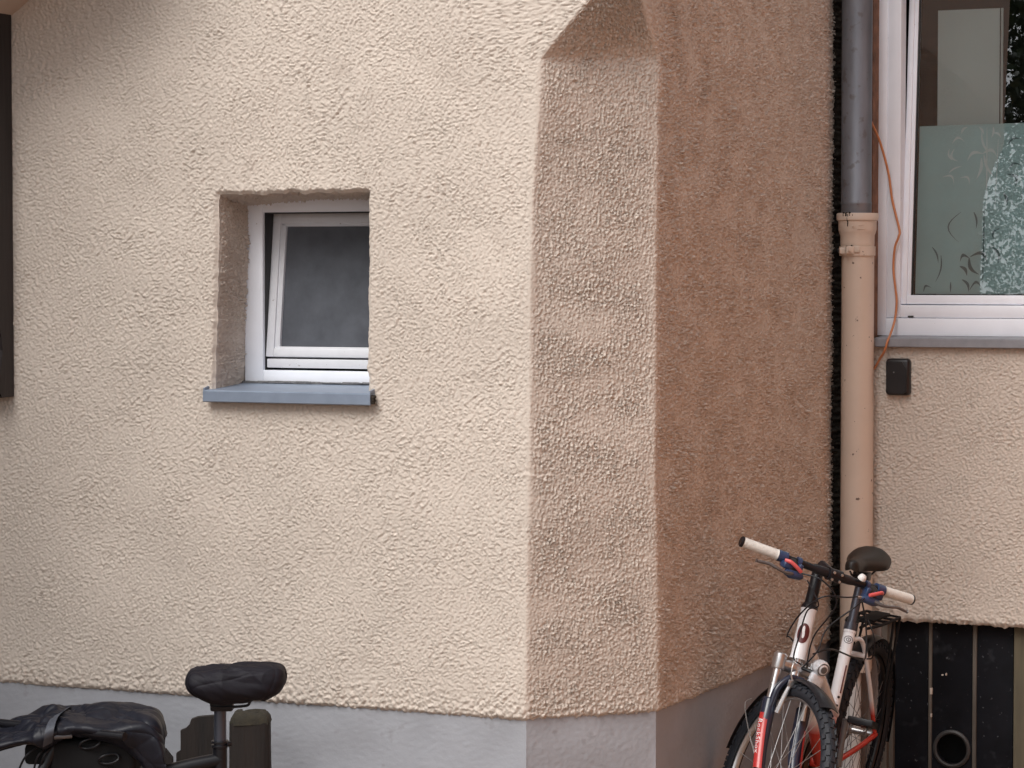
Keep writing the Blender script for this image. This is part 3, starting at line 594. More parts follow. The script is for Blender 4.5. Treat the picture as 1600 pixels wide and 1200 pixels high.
# ------------- cellar hatch
dH = .075
hatch_mb = MB()
def hb(x0, x1, o0, o1, mbx, y0=985, top=None):
    ua, ub = pC(x0, 1080, o0)[0], pC(x1, 1080, o0)[0]; zt = zC0 + .03
    mbx.obox(WC((ua + ub) / 2, (zt + pz0) / 2, (o0 + o1) / 2), A * (ub - ua) / 2, B * (o1 - o0) / 2, UP * (zt - pz0) / 2, .004)
mbF = MB(); hb(1371, 1386, dH - .05, dH + .08, mbF); hb(1387, 1396, dH - .022, dH + .08, mbF); hatch = part(mbF, 'cellar_hatch', M['batten'])
for x0, x1 in ((1396.5, 1450), (1456, 1518.5), (1526, 1583)):
    mb = MB(); ua, ub = pC(x0, 1080, dH)[0], pC(x1, 1080, dH)[0]
    zt = zC0 + .03
    if x0 == 1456:      # sheet with a round vent hole cut through it
        hc_, hz_ = pC(1487.5, 1170, dH); rh = 23.5 / 412; N_ = 64; z9, z8 = zt, pz0
        ring = [(hc_ + rh * math.cos(2 * math.pi * k / N_), hz_ + rh * math.sin(2 * math.pi * k / N_)) for k in range(N_)]
        outr = []
        for k in range(N_):
            c_, s_ = math.cos(2 * math.pi * k / N_), math.sin(2 * math.pi * k / N_)
            tt = min([(ub - hc_) / c_ if c_ > 1e-6 else ((ua - hc_) / c_ if c_ < -1e-6 else 9), (z9 - hz_) / s_ if s_ > 1e-6 else ((z8 - hz_) / s_ if s_ < -1e-6 else 9)])
            outr.append((hc_ + tt * c_, hz_ + tt * s_))
        corners = [(ub, z9), (ua, z9), (ua, z8), (ub, z8)]
        for cx, cz_ in corners:
            k = min(range(N_), key=lambda i: (outr[i][0] - cx) ** 2 + (outr[i][1] - cz_) ** 2); outr[k] = (cx, cz_)
        vs = [WC(*p, dH) for p in ring] + [WC(*p, dH) for p in outr] + [WC(*p, dH + .02) for p in ring]
        fs = [(k, (k + 1) % N_, N_ + (k + 1) % N_, N_ + k) for k in range(N_)] + [(k, (k + 1) % N_, 2 * N_ + (k + 1) % N_, 2 * N_ + k) for k in range(N_)]
        mb.add(vs, fs)
    else: mb.obox(WC((ua + ub) / 2, (zt + pz0) / 2, dH + .008), A * (ub - ua) / 2, B * .008, UP * (zt - pz0) / 2, .002)
    part(mb, 'panel', M['slab'], hatch)
for x0, x1 in ((1450.3, 1455.7), (1519, 1525.5)):
    mb = MB(); hb(x0, x1, dH - .008, dH + .012, mb); part(mb, 'batten', M['batten'], hatch)
mb = MB(); hb(1583.5, 1640, dH - .018, dH + .06, mb); part(mb, 'post', M['mosswood'], hatch)
mb = MB(); mb.lathe([(rh + .001, .004), (rh + .002, .010), (rh + .008, .012), (rh + .016, .008), (rh + .017, 0), (rh + .001, -.02)], WC(hc_, hz_, dH), -B, 56); part(mb, 'vent_ring', mat('vent_ring_plastic', (.04, .038, .038), .5, var=.2), hatch)
mb = MB(); mb.hexa([WC(-.1, pz0, dH + .15), WC(wEnd + 3, pz0, dH + .15), WC(wEnd + 3, pz0, dH + .2), WC(-.1, pz0, dH + .2), WC(-.1, zSill, dH + .15), WC(wEnd + 3, zSill, dH + .15), WC(wEnd + 3, zSill, dH + .2), WC(-.1, zSill, dH + .2)]); part(mb, 'dark_void', M['dark'], hatch, 0)
for px, py, a_, b_ in ((1454.5, 1080, .005, .013), (1454.5, 1118, .003, .008), (1472, 1055, .004, .003), (1478, 1054, .003, .005)):
    u_, z_ = pC(px, py, dH - .01); mb = MB(); mb.obox(WC(u_, z_, dH - .004), A * a_, B * .006, UP * b_, .003, 2)
    part(mb, 'plaster_crumb', M['plaster'], hatch)

# ------------- porch timber and sloping soffit at the top left
uT = pA(21, 300)[0]; zT0 = pA(10, 619)[1]; zT1 = zTop + .4
mb = MB(); th = .055
out = [(-.006, zT0), (-.075, zT0 - .002), (-.10, zT0 + .03), (-.085, zT0 + .09), (-.07, zT0 + .16), (-.085, zT0 + .24), (-.13, zT0 + .33), (-.14, zT0 + .42), (-.15, zT0 + .46), (-.15, zT1), (-.006, zT1)]
mb.prism([WA(uT, z, o) for o, z in out], -A * .16); part(mb, 'timber_bracket', M['timber'], smooth=0)
s0 = np.array(pA(0, 40)); s1 = np.array(pA(46, 0)); sd_ = (s1 - s0) / np.linalg.norm(s1 - s0); sn = np.array([-sd_[1], sd_[0]])
mb = MB(); pa_, pb_ = s0 - sd_ * 1.3, s0 + sd_ * .8; q8 = []
for zz_ in (0, .16):
    for (p_, o_) in ((pa_, -.42), (pb_, -.42), (pb_, .02), (pa_, .02)): q8.append(WA(*(p_ + sn * zz_), o_))
mb.hexa(q8); part(mb, 'soffit', M['soffit'], smooth=0)
mb = MB(); q8 = []
for zz_ in (.162, .24):
    for (p_, o_) in ((pa_ - sd_ * .1, -.46), (pb_ + sd_ * .1, -.46), (pb_ + sd_ * .1, .02), (pa_ - sd_ * .1, .02)): q8.append(WA(*(p_ + sn * zz_), o_))
mb.hexa(q8); part(mb, 'porch_roof', M['roof'], smooth=0)

# ---------------------------------------------------------------- downpipe
PXC = 1339.5; pcen = on_plane(PXC, 600, KP - B * .085, B); pcen[2] = 0; sc_ = FPX / pcen[1]
pz = lambda py: EYE - (py - 430) / sc_
pipe = thing('downpipe', 'rain downpipe in the inner corner, grey zinc above and beige painted standpipe below', 'downpipe', tuple(pcen))
def lp(prof, name, mt, dx=0, n=48):
    mb = MB(); mb.lathe([(r / sc_, z) for r, z in prof], np.array([dx / sc_, 0, 0]), UP, n); return mb.build(name, mt, pipe, 40)
lp([(2, pz(1050)), (25.3, pz(1050.5)), (25.3, pz(352))], 'standpipe', M['pipe'])
lp([(16.5, -.2), (17, pz(1057)), (15, pz(1052)), (2, pz(1051))], 'pipe_foot', M['guardwhite'], -8.5)
sock = lp([(24.6, pz(388)), (26.2, pz(386)), (26.6, pz(380)), (26.6, pz(368)), (28.2, pz(364)), (29.6, pz(359)), (29.8, pz(346)), (32.3, pz(344)), (32.6, pz(335)), (31.5, pz(333.4)), (26, pz(333.8)), (25, pz(345))], 'socket', M['pipe'], -1)
cl_ = lp([(25.0, pz(400)), (28.0, pz(399.6)), (28.2, pz(385.2)), (25.0, pz(384.8))], 'clamp', M['pipe'], -1)
lp([(23.6, pz(352)), (23.6, pz(321)), (24.1, pz(320)), (24.1, pz(316.5)), (23.6, pz(315.5)), (23.8, pz(-60)), (23.8, zTop + 2.2)], 'zinc_pipe', M['zinc'], -3)
mb = MB(); zc_ = pz(391); f = np.array([0, -1., 0])
mb.obox((-16 / sc_, -25 / sc_, zc_), (6 / sc_, 0, 0), (0, 5 / sc_, 0), (0, 0, 6 / sc_), .003); mb.obox((-6 / sc_, -27 / sc_, zc_ + .003), (4.5 / sc_, -.004, 0), (0, 4 / sc_, 0), (0, 0, 5 / sc_), .003)
mb.obox((-26 / sc_, -14 / sc_, zc_ - .002), (5 / sc_, 0, 0), (0, 6 / sc_, 0), (0, 0, 5 / sc_), .003); mb.tube([(-17 / sc_, -31 / sc_, zc_), (-17 / sc_, -35 / sc_, zc_)], .006, 6)
mb.build('clamp_lug', M['pipe'], cl_)
mb = MB(); a_ = lambda d, z, r=30.1: np.array([(math.sin(R(d)) * r - 1) / sc_, -math.cos(R(d)) * r / sc_, z])
mb.tube([a_(-8 + 2.0 * k, pz(358)) for k in range(12)], .0016, 6); mb.lathe([(.002, .0), (.0045, .001), (.0045, .003), (.002, .0035)], a_(-20, pz(354)), -f * -1, 14); mb.tube([a_(-6 + 2 * k, pz(352.5)) for k in range(9)], .0012, 6)
mb.build('cast_mark', M['pipe'], sock)
mb = MB(); rr = rng.random
for k in range(30):
    d_ = -52 + 36 * rr() ** 1.5; mb.obox(a_(d_, pz(334 + 3 * rr()), 31), (.004 * rr() + .001, 0, 0), (0, .003, 0), (0, 0, .003 + .003 * rr()), .001, 1)
for k in range(10): mb.obox(a_(-38 + rr(), pz(338 + 16 * k / 10), 31.8 - 1.6 * (k > 4)), (.0016, 0, 0), (0, .0012, 0), (0, 0, .0045), .0006, 1)
mb.build('moss', M['joint'], sock); mb = MB()
for k in range(18): mb.obox(a_(-48 + 26 * rr(), pz(384 + 14 * rr() ** 2), 27.6), (.003 * rr() + .001, 0, 0), (0, .002, 0), (0, 0, .003), .001, 1)
mb.build('moss', M['joint'], sock)
mb = MB(); mb.obox((-24 / sc_, .045, zc_), (.010, 0, 0), (0, .05, 0), (0, 0, .008), .002); mb.build('bracket', M['zinc'], pipe)

# ---------------------------------------------------------------- cable and key box
pts = [(1356, 176, -.01), (1362, 192, -.02), (1375, 222, .02), (1388, 270, .055), (1394, 312, .068), (1405, 358, .066), (1404, 370, .062), (1398, 388, .064), (1396, 420, .068), (1399, 450, .066), (1401, 472, .064), (1398, 500, .055), (1391, 523, .0), (1387, 532, -.040), (1382, 548, -.038), (1374, 562, -.016), (1367, 574, -.012), (1358, 584, -.012)]
wp = [WC(*pC(x, y, o), o) for x, y, o in pts]; w0 = wp[8]
o = MB().tube([q - w0 for q in smoothpath(wp, 8)], .0046, 10).build('cable', M['wire'], None, 60); o.location = tuple(w0)
tag(o, 'thin orange cable hanging loose across the white frame of the large window', 'cable')
u_, z_ = pC(1403, 589, -.02); kb0 = WC(u_, z_, 0); sK = 412
kb = thing('key_box', 'small black plastic box fixed to the plaster below the large window', 'wall box', tuple(kb0))
mb = MB(); mb.obox((0, 0, 0), A * 20 / sK / .96, B * .022, UP * 29 / sK, .014, 4)
def shape(q):
    q = q.copy(); w_ = q @ A; t = abs(q[2]) / (29 / sK); q = q - A * w_ * (.10 * t ** 2) - B * .010
    return q
mb.xf(shape); body = mb.build('body', M['keybox'], kb, 60)
mb = MB(); poly = [(-15, 24), (8, 24), (15, 12), (15, -22), (10, -26), (-12, -26), (-16, -20), (-16.5, 8)]
mb.prism([A * x / sK / .96 + UP * y / sK - B * .0325 for x, y in poly], -B * .003); mb.build('lid', M['keybox'], body, 0)
mb = MB(); mb.lathe([(.0, .0), (.002, .001), (.003, 0)], -B * .0356 + UP * .018 - A * .012, -B, 12); mb.build('rivet', M['gunmetal'], body)

# ---------------------------------------------------------------- picket fence by the front wall
YF = 8.55; sf = FPX / YF; fz = lambda py: EYE - (py - 430) / sf; fx = lambda px: (px - 800) / sf
fence = thing('picket_fence', 'dark weathered wooden fence with notched pickets and a mossy post by the plinth', 'fence', (fx(330), YF, 0))
FO = np.array([fx(330), YF, 0])
def picket(xl, xr, y, dy, steps):
    mb = MB(); x0, x1 = fx(xl), fx(xr); zt = fz(y); wd = x1 - x0
    poly = [(x0, 0), (x1, 0)] + [(x0 + wd * a, zt - b / sf) for a, b in steps] + []
    mb.prism([np.array([x, YF + dy, z]) - FO for x, z in poly], (0, .028, 0)); mb.build('picket', M['fence'], fence, 0)
oge = [(1, 48), (1, 30), (.93, 18), (.86, 8), (.80, 3), (.74, .5), (.5, 0), (.30, 1.5), (.26, 6), (.20, 12), (.10, 17), (0, 20), (0, 40)]
picket(277, 342, 1124, .03, [(1, 40), (1, 22), (.97, 10), (.86, 0), (.42, 2.5), (.26, 6), (.22, 14), (.12, 21), (.0, 24), (0, 60)])
picket(268, 300, 1157, .062, [(1, 40), (1, 0), (.72, 1.5), (.58, 4), (.55, 12), (.42, 20), (.2, 26), (0, 30), (0, 50)])
picket(232, 264, 1178, .03, [(1, 30), (1, 14), (.8, 6), (.66, 0), (.36, .5), (.16, 6), (0, 18), (0, 30)])
picket(72, 150, 1166, .03, [(1, 60), (1, 30), (.9, 12), (.75, 4), (.5, 0), (.3, 2), (.12, 14), (0, 26), (0, 50)])
picket(150, 226, 1200, .03, oge); picket(-10, 66, 1215, .03, oge)
mb = MB(); c = np.array([fx(390.5), YF - .03, 0]) - FO; hw = 31 / sf
zr = [0, fz(1124), fz(1119), fz(1112), fz(1110.5)]; prof = [(hw + .006, 0), (hw, fz(1128)), (hw * .93, fz(1119)), (hw * .80, fz(1112.5)), (hw * .5, fz(1110.5)), (0, fz(1110.2))]
def oct_(r, z, k=10): return [c + np.array([r * math.copysign(abs(math.cos(t)) ** .32, math.cos(t)), r * .9 * math.copysign(abs(math.sin(t)) ** .32, math.sin(t)), z]) for t in [2 * math.pi * i / 24 + .13 for i in range(24)]]
vs = []; fs = []
pr2 = [(prof[0][0] + (prof[1][0] - prof[0][0]) * i / 8, prof[1][1] * i / 8) for i in range(9)]
for r_, z_ in pr2: vs += [q + np.array([.0015 * math.sin(9 * z_ + i), 0, (.004 * math.sin(i * 1.7) if z_ > .3 else 0)]) for i, q in enumerate(oct_(r_, z_))]
for i in range(len(pr2) - 1): fs += [(i * 24 + k, i * 24 + (k + 1) % 24, (i + 1) * 24 + (k + 1) % 24, (i + 1) * 24 + k) for k in range(24)]
mb.add(vs, fs); post = mb.build('post', M['fence'], fence, 50)
mb = MB(); vs = []
for r_, z_ in prof[1:-1]: vs += [q + np.array([.003 * math.sin(i * 2.2), .003 * math.cos(i * 1.3), .003 * math.sin(i * 1.1 + r_ * 90)]) for i, q in enumerate(oct_(r_ * 1.005, z_ - .003))]
fs = []
for i in range(3): fs += [(i * 24 + k, i * 24 + (k + 1) % 24, (i + 1) * 24 + (k + 1) % 24, (i + 1) * 24 + k) for k in range(24)]
fs.append(tuple(72 + k for k in range(24))); mb.add(vs, fs); mb.build('mossy_top', M['fencetop'], post, 50)
mb = MB(); zr_ = fz(1330); mb.obox(np.array([fx(150), YF + .075, zr_]) - FO, (fx(400) - fx(150), 0, 0), (0, .02, 0), (0, 0, .035), .004); mb.obox(np.array([fx(150), YF + .075, zr_ - .3 + .12]) - FO, (fx(400) - fx(150), 0, 0), (0, .02, 0), (0, 0, .03), .004); mb.build('rail', M['fence'], fence)

# ---------------------------------------------------------------- bicycle wheel (shared by both bicycles)
def wheel(parent, Rw, tyre_r, xf, knobs=True, nsp=32, dark=False):
    """axle along local y through the origin; xf maps local points to the bicycle's own space"""
    hubm = MB()
    hubm.lathe([(.006, -.055), (.009, -.05), (.011, -.034), (.022, -.032), (.022, -.028), (.013, -.024), (.012, 0), (.013, .024), (.022, .028), (.022, .032), (.011, .034), (.009, .05), (.006, .055)], (0, 0, 0), (0, 1, 0), 20)
    hub = hubm.xf(xf).build('wheel', M['alu'], parent)
    rc = Rw - tyre_r; mb = MB()
    prof = [(rc + tyre_r * math.cos(t) * (1.0), tyre_r * .95 * math.sin(t)) for t in [R(-140 + 280 * i / 18) for i in range(19)]]
    mb.lathe(prof, (0, 0, 0), (0, 1, 0), 96)
    if knobs:
        nk = 52
        for k in range(nk):
            for lat, ofs, ln, hw in ((0, 0, .008, .007), (38, .5, .0085, .0065), (-38, .5, .0085, .0065), (66, 0, .007, .006), (-66, 0, .007, .006)):
                th_ = 2 * math.pi * (k + ofs) / nk; t = R(lat); er = np.array([math.cos(th_), 0, math.sin(th_)]); et = np.array([-math.sin(th_), 0, math.cos(th_)]); ey = np.array([0, 1., 0])
                nn = er * math.cos(t) + ey * math.sin(t); tt = -er * math.sin(t) + ey * math.cos(t)
                mb.obox(er * rc + nn * (tyre_r + .0012), et * ln, tt * hw, nn * .0028)
    mb.xf(xf).build('tyre', M['rubber'], hub, 40)
    mb = MB(); ri = rc - tyre_r * .55
    mb.lathe([(ri + .006, -.012), (ri + .004, -.0125), (ri - .010, -.0115), (ri - .015, -.006), (ri - .016, 0), (ri - .015, .006), (ri - .010, .0115), (ri + .004, .0125), (ri + .006, .012)], (0, 0, 0), (0, 1, 0), 96)
    mb.xf(xf).build('rim', M['blackpaint' if dark else 'alu'], hub, 40)
    mb = MB()
    for k in range(nsp):
        s = 1 if k % 2 else -1; th_ = 2 * math.pi * k / nsp; d = (1 if (k // 2) % 2 else -1) * R(62)
        mb.tube([(.021 * math.cos(th_ + d), s * .030, .021 * math.sin(th_ + d)), ((ri - .014) * math.cos(th_), s * .003, (ri - .014) * math.sin(th_))], .0011, 5, False)
    mb.xf(xf).build('spokes', M['gunmetal' if dark else 'steel'], hub, 60)
    return hub

# ---------------------------------------------------------------- mountain bike
ha = R(71); AX = np.array([-math.cos(ha), 0, math.sin(ha)]); A0 = np.array([1.012, 0, .322]); STEER = .811
def rotm(ax, t):
    K = np.array([[0, -ax[2], ax[1]], [ax[2], 0, -ax[0]], [-ax[1], ax[0], 0]]); return np.eye(3) + math.sin(t) * K + (1 - math.cos(t)) * K @ K
SM = rotm(AX, STEER)
def fk(q): return A0 + SM @ (np.asarray(q, float) - A0)
axp = lambda t: A0 + AX * t
BY, BR = -1.991, -.133
mw = Matrix.Translation((1.221, 9.745, 0)) @ Matrix.Rotation(BY, 4, 'Z') @ Matrix.Rotation(BR, 4, 'X')
bike = thing('bicycle', 'white and red mountain bike with white grips parked leaning in the wall corner', 'bicycle', mw=mw)
BBc = np.array([.43, 0, .29]); stt = np.array([-math.cos(R(73)), 0, math.sin(R(73))]); STT = BBc + stt * .48
hb0, hb1 = axp(.419), axp(.592)
fr = MB()
fr.tube([hb0, axp(.43), axp(.58), hb1], [.0285, .0268, .0268, .0285], 22)
fr.tube([BBc, BBc + stt * .1, STT], [.0205, .0215, .0215], 18)
fr.tube([axp(.45) - np.array([.01, 0, 0]), BBc + np.array([.01, 0, .01])], [.0245, .0255], 18)           # down tube
for s in (-1, 1): fr.tube([axp(.50) + np.array([-.006, s * .009, 0]), BBc + stt * .175 + np.array([.0, s * .013, 0])], .0145, 12)   # low twin top tubes
fr.tube([BBc + np.array([0, -.036, 0]), BBc + np.array([0, .036, 0])], .021, 18)
for s in (-1, 1):
    fr.tube(smoothpath([STT - stt * .035 + np.array([-.008, s * .012, 0]), STT + np.array([-.06, s * .034, -.05]), np.array([.14, s * .052, .55]), np.array([.03, s * .062, .37]), np.array([0, s * .063, .335])], 6), .0085, 12)
    fr.tube(smoothpath([BBc + np.array([-.01, s * .02, 0]), BBc + np.array([-.10, s * .040, .006]), np.array([.15, s * .055, .315]), np.array([0, s * .063, .335])], 6), .0105, 12)
fr.tube([STT + np.array([-.085, -.042, -.10]), STT + np.array([-.085, .042, -.10])], .010, 12)         # stay bridge
fr.tube([STT - stt * .012, STT + stt * .006], .0235, 18)
frame = fr.build('frame', M['frame'], bike, 50)
mb = MB(); c = axp(.512); perp = np.array([math.sin(ha), 0, math.cos(ha)])
def on_head(du, ang, r=.0276): return axp(.505 + du) + r * (math.cos(ang) * perp + math.sin(ang) * np.array([0, 1., 0]))
def head_disc(du, da, c0, r, name, mt, wob=0.):
    mb = MB(); nr_, nb_ = 6, 32; vs = []
    for i in range(nr_ + 1):
        for k in range(nb_): t = 2 * math.pi * k / nb_; f_ = i / nr_ * (1 + wob * math.cos(2 * t + .6)); vs.append(on_head(c0 + du * f_ * math.cos(t), .25 + da * f_ * math.sin(t), r))
    mb.add(vs, [(i * nb_ + k, i * nb_ + (k + 1) % nb_, (i + 1) * nb_ + (k + 1) % nb_, (i + 1) * nb_ + k) for i in range(nr_) for k in range(nb_)]); return mb.build(name, mt, frame, 60)
head_disc(.034, .78, 0., .0278, 'head_badge', M['badge'])
head_disc(.016, .22, .004, .0284, 'badge_emblem', M['letter'], .35)
mb = MB()      # ring mark on the seat tube
def on_seat(du, ang, r=.0222): return BBc + stt * (.440 + du) + r * (math.cos(ang) * np.array([math.sin(R(73)), 0, math.cos(R(73))]) + math.sin(ang) * np.array([0, 1., 0]))
for r0 in (.0125, .006): mb.tube([on_seat(r0 * math.cos(t), .35 + r0 / .017 * math.sin(t)) for t in [2 * math.pi * k / 24 for k in range(24)]], .0011, 5, closed=True)
mb.tube([on_seat(-.003 + .001 * k, .35 + .06 * math.sin(k)) for k in range(7)], .001, 5)
mb.build('ring_mark', M['navy'], frame, 60)
mb = MB()      # maroon stripe and small black bolts on the seat tube
mb.tube([on_seat(-.19 + .02 * k, .95, .0215) for k in range(6)], .003, 5)
mb.build('stripe', M['badge'], frame, 60)
mb = MB()
for du in (-.235, -.205): mb.tube([on_seat(du, -.6, .020), on_seat(du, -.6, .0255)], .0045, 8); mb.tube([on_seat(du, .75, .020), on_seat(du, .75, .0255)], .0045, 8)
mb.build('bottle_bolt', M['blackpaint'], frame)
# fork
mb = MB(); ct0 = .392
mb.tube([fk(axp(.36)), fk(axp(.425))], .021, 18)
cr_pts = [axp(ct0 - .004) + np.array([0, s * y, 0]) for s, y in ((-1, .066), (-1, .045), (-1, .02), (1, .0), (1, .02), (1, .045), (1, .066))]
mb.tube([fk(q) for q in cr_pts], [.018, .019, .022, .023, .022, .019, .018], 16)
for s in (-1, 1): mb.tube([fk(axp(ct0 - .024) + np.array([0, s * .066, 0])), fk(axp(ct0 - .020) + np.array([0, s * .066, 0])), fk(axp(ct0 + .026) + np.array([0, s * .066, 0])), fk(axp(ct0 + .030) + np.array([0, s * .066, 0]))], [.0205, .0225, .0225, .019], 20)
fork = mb.build('fork', M['alu'], bike, 40)
off = np.array([.038 * math.sin(ha), 0, .038 * math.cos(ha)])
for s in (-1, 1):
    y = np.array([0, s * .066, 0])
    mb = MB(); mb.tube([fk(axp(.24) + y), fk(axp(ct0) + y)], .0142, 18); mb.build('stanchion', M['alu'], fork, 50)
    mb = MB(); mb.tube([fk(axp(.005) + y + off), fk(axp(.04) + y + off * .8), fk(axp(.10) + y + off * .3), fk(axp(.18) + y + off * .05), fk(axp(.262) + y), fk(axp(.268) + y)], [.015, .019, .0215, .0235, .0245, .021], 18); leg = mb.build('fork_leg', M['navy'], fork, 50)
    mb = MB(); sgn = s
    def on_leg(t, ang, r=.0243):
        o_ = off * max(0, min(1, (.20 - t) / .17)) ** 1.3 * .95
        return fk(axp(t) + y + o_ + r * (math.cos(ang) * perp + math.sin(ang) * np.array([0, 1., 0])))
    a0 = s * 1.05; nn_ = 12; tt_ = np.linspace(.215, .03, 16)
    vs = [on_leg(t, a0 + s * (-.75 + 1.5 * k / nn_)) for t in tt_ for k in range(nn_ + 1)]
    mb.add(vs, [(i * 13 + k, i * 13 + k + 1, (i + 1) * 13 + k + 1, (i + 1) * 13 + k) for i in range(15) for k in range(nn_)])
    dec = mb.build('decal', M['red'], fork, 60)
    # lettering running down the leg, wrapped round it
    cu = bpy.data.curves.new('lettering', 'FONT'); cu.body = 'RockShox'; cu.size = .026; cu.space_character = 1.12; cu.align_x = 'CENTER'; cu.align_y = 'CENTER'; cu.resolution_u = 3
    to = bpy.data.objects.new('lettering', cu); COL.objects.link(to); bpy.context.view_layer.update()
    me = bpy.data.meshes.new_from_object(to.evaluated_get(bpy.context.evaluated_depsgraph_get())); bpy.data.objects.remove(to)
    bm = bmesh.new(); bm.from_mesh(me); bmesh.ops.subdivide_edges(bm, edges=bm.edges[:], cuts=1)
    for v in bm.verts: q_ = on_leg(.135 - v.co.x, a0 + s * .28 + v.co.y / .0243, .0251); v.co = tuple(q_)
    bm.to_mesh(me); bm.free(); me.materials.append(M['letter']); lo = bpy.data.objects.new('lettering', me); COL.objects.link(lo); lo.parent = fork
mb = MB()      # brake arch over the tyre
mb.tube([fk(q) for q in smoothpath([axp(.245) + np.array([.012, -.066, 0]), axp(.31) + np.array([.022, -.060, 0]), axp(.352) + np.array([.028, -.03, 0]), axp(.358) + np.array([.03, 0, 0]), axp(.352) + np.array([.028, .03, 0]), axp(.31) + np.array([.022, .06, 0]), axp(.245) + np.array([.012, .066, 0])], 6)], .0125, 12, flat=1.25); mb.build('brake_arch', M['navy'], fork, 50)
for s in (-1, 1):     # V-brake arms
    mb = MB(); mb.tube([fk(axp(.235) + np.array([.035, s * .050, 0])), fk(axp(.30) + np.array([.047, s * .042, 0])), fk(axp(.345) + np.array([.055, s * .034, 0]))], [.010, .008, .007], 10)
    mb.obox(fk(axp(.345) + np.array([.056, s * .034, 0])), SM @ np.array([.008, 0, 0]), SM @ np.array([0, .009, 0]), SM @ np.array([0, 0, .012]), .003); mb.build('brake_arm', M['alu'], fork)
mb = MB(); mb.tube([fk(q) for q in smoothpath([axp(.345) + np.array([.056, .034, 0]), axp(.352) + np.array([.06, 0, 0]), axp(.36) + np.array([.058, -.034, 0]), axp(.40) + np.array([.06, -.045, 0]), axp(.43) + np.array([.05, -.03, 0])], 6)], .003, 8); mb.build('brake_noodle', M['steel'], fork)
FW = lambda q: fk(np.array([1.05, 0, .335]) + q)
wheel(bike, .335, .026, FW)
wheel(bike, .335, .026, lambda q: np.array([0, 0, .335]) + q, True, 32, True)
# mudguards
def guard(c, r, t0, t1, wd, xf, nm, flare=0):
    mb = MB(); n = 30; k = 7; vs = []
    for i in range(n):
        t = R(t0 + (t1 - t0) * i / (n - 1)); fl = 1 + flare * max(0, 1 - i / 6.)
        for j in range(k):
            y = (j / (k - 1) - .5) * 2; rr_ = r - .010 * y * y
            vs.append(c + np.array([rr_ * math.cos(t), y * wd * fl, rr_ * math.sin(t)]))
    m_ = len(vs); vs2 = [v + (c - v) / np.linalg.norm(c - v) * .003 for v in vs]
    fs = [(i * k + j, i * k + j + 1, (i + 1) * k + j + 1, (i + 1) * k + j) for i in range(n - 1) for j in range(k - 1)]
    fs2 = [tuple(x + m_ for x in f_) for f_ in fs]
    edge = [(i * k, (i + 1) * k, m_ + (i + 1) * k, m_ + i * k) for i in range(n - 1)] + [(i * k + k - 1, (i + 1) * k + k - 1, m_ + (i + 1) * k + k - 1, m_ + i * k + k - 1) for i in range(n - 1)] + [(j, j + 1, m_ + j + 1, m_ + j) for j in range(k - 1)]
    mb.add(vs + vs2, fs + fs2 + edge); return mb.xf(xf).build(nm, M['blackpaint'], bike, 50)
guard(np.array([1.05, 0, .335]), .352, 66, 182, .028, fk, 'mudguard', .25)
guard(np.array([0, 0, .335]), .356, 60, 195, .030, lambda q: q, 'mudguard')
mb = MB(); mb.tube([fk(q) for q in smoothpath([np.array([.75, -.034, .52]), np.array([.80, -.075, .50]), np.array([.93, -.075, .42]), np.array([1.05, -.06, .345])], 6)], .0022, 6); mb.tube([fk(q) for q in smoothpath([np.array([.75, .034, .52]), np.array([.80, .075, .50]), np.array([.93, .075, .42]), np.array([1.05, .06, .345])], 6)], .0022, 6)
mb.build('mudguard_stay', M['steel'], bike)
# stem, bar, grips, levers
HBT, STEM, BW = .745, .117, .338
barc = axp(HBT) + np.array([STEM, 0, 0])
mb = MB(); mb.tube([hb1, axp(.60), axp(.612)], [.029, .029, .0215], 18); mb.tube([axp(.60), axp(.72), axp(.745)], [.0205, .0195, .0185], 16); mb.tube([fk(axp(.715)), fk(axp(.75) + np.array([.02, 0, 0])), fk(barc)], [.017, .0175, .015], 14)
mb.tube([fk(barc + np.array([0, -.026, 0])), fk(barc + np.array([0, .026, 0]))], .0215, 18); stem = mb.build('stem', M['blackpaint'], bike, 40)
mb = MB()
for s in (-1, 1): mb.tube([fk(barc + np.array([.02, s * .015, .012])), fk(barc + np.array([.025, s * .015, .012]))], .0045, 8); mb.tube([fk(barc + np.array([.02, s * .015, -.012])), fk(barc + np.array([.025, s * .015, -.012]))], .0045, 8)
mb.build('stem_bolt', M['alu'], stem)
def bp(y, dx=0, dz=0): return fk(barc + np.array([-.05 * (abs(y) / BW) ** 1.3 + dx, y, dz]))
mb = MB(); ys = np.linspace(-BW, BW, 33); mb.tube([bp(y) for y in ys], [.0158 if abs(y) < .08 else .0125 for y in ys], 16); barr = mb.build('handlebar', M['blackpaint'], bike, 50)
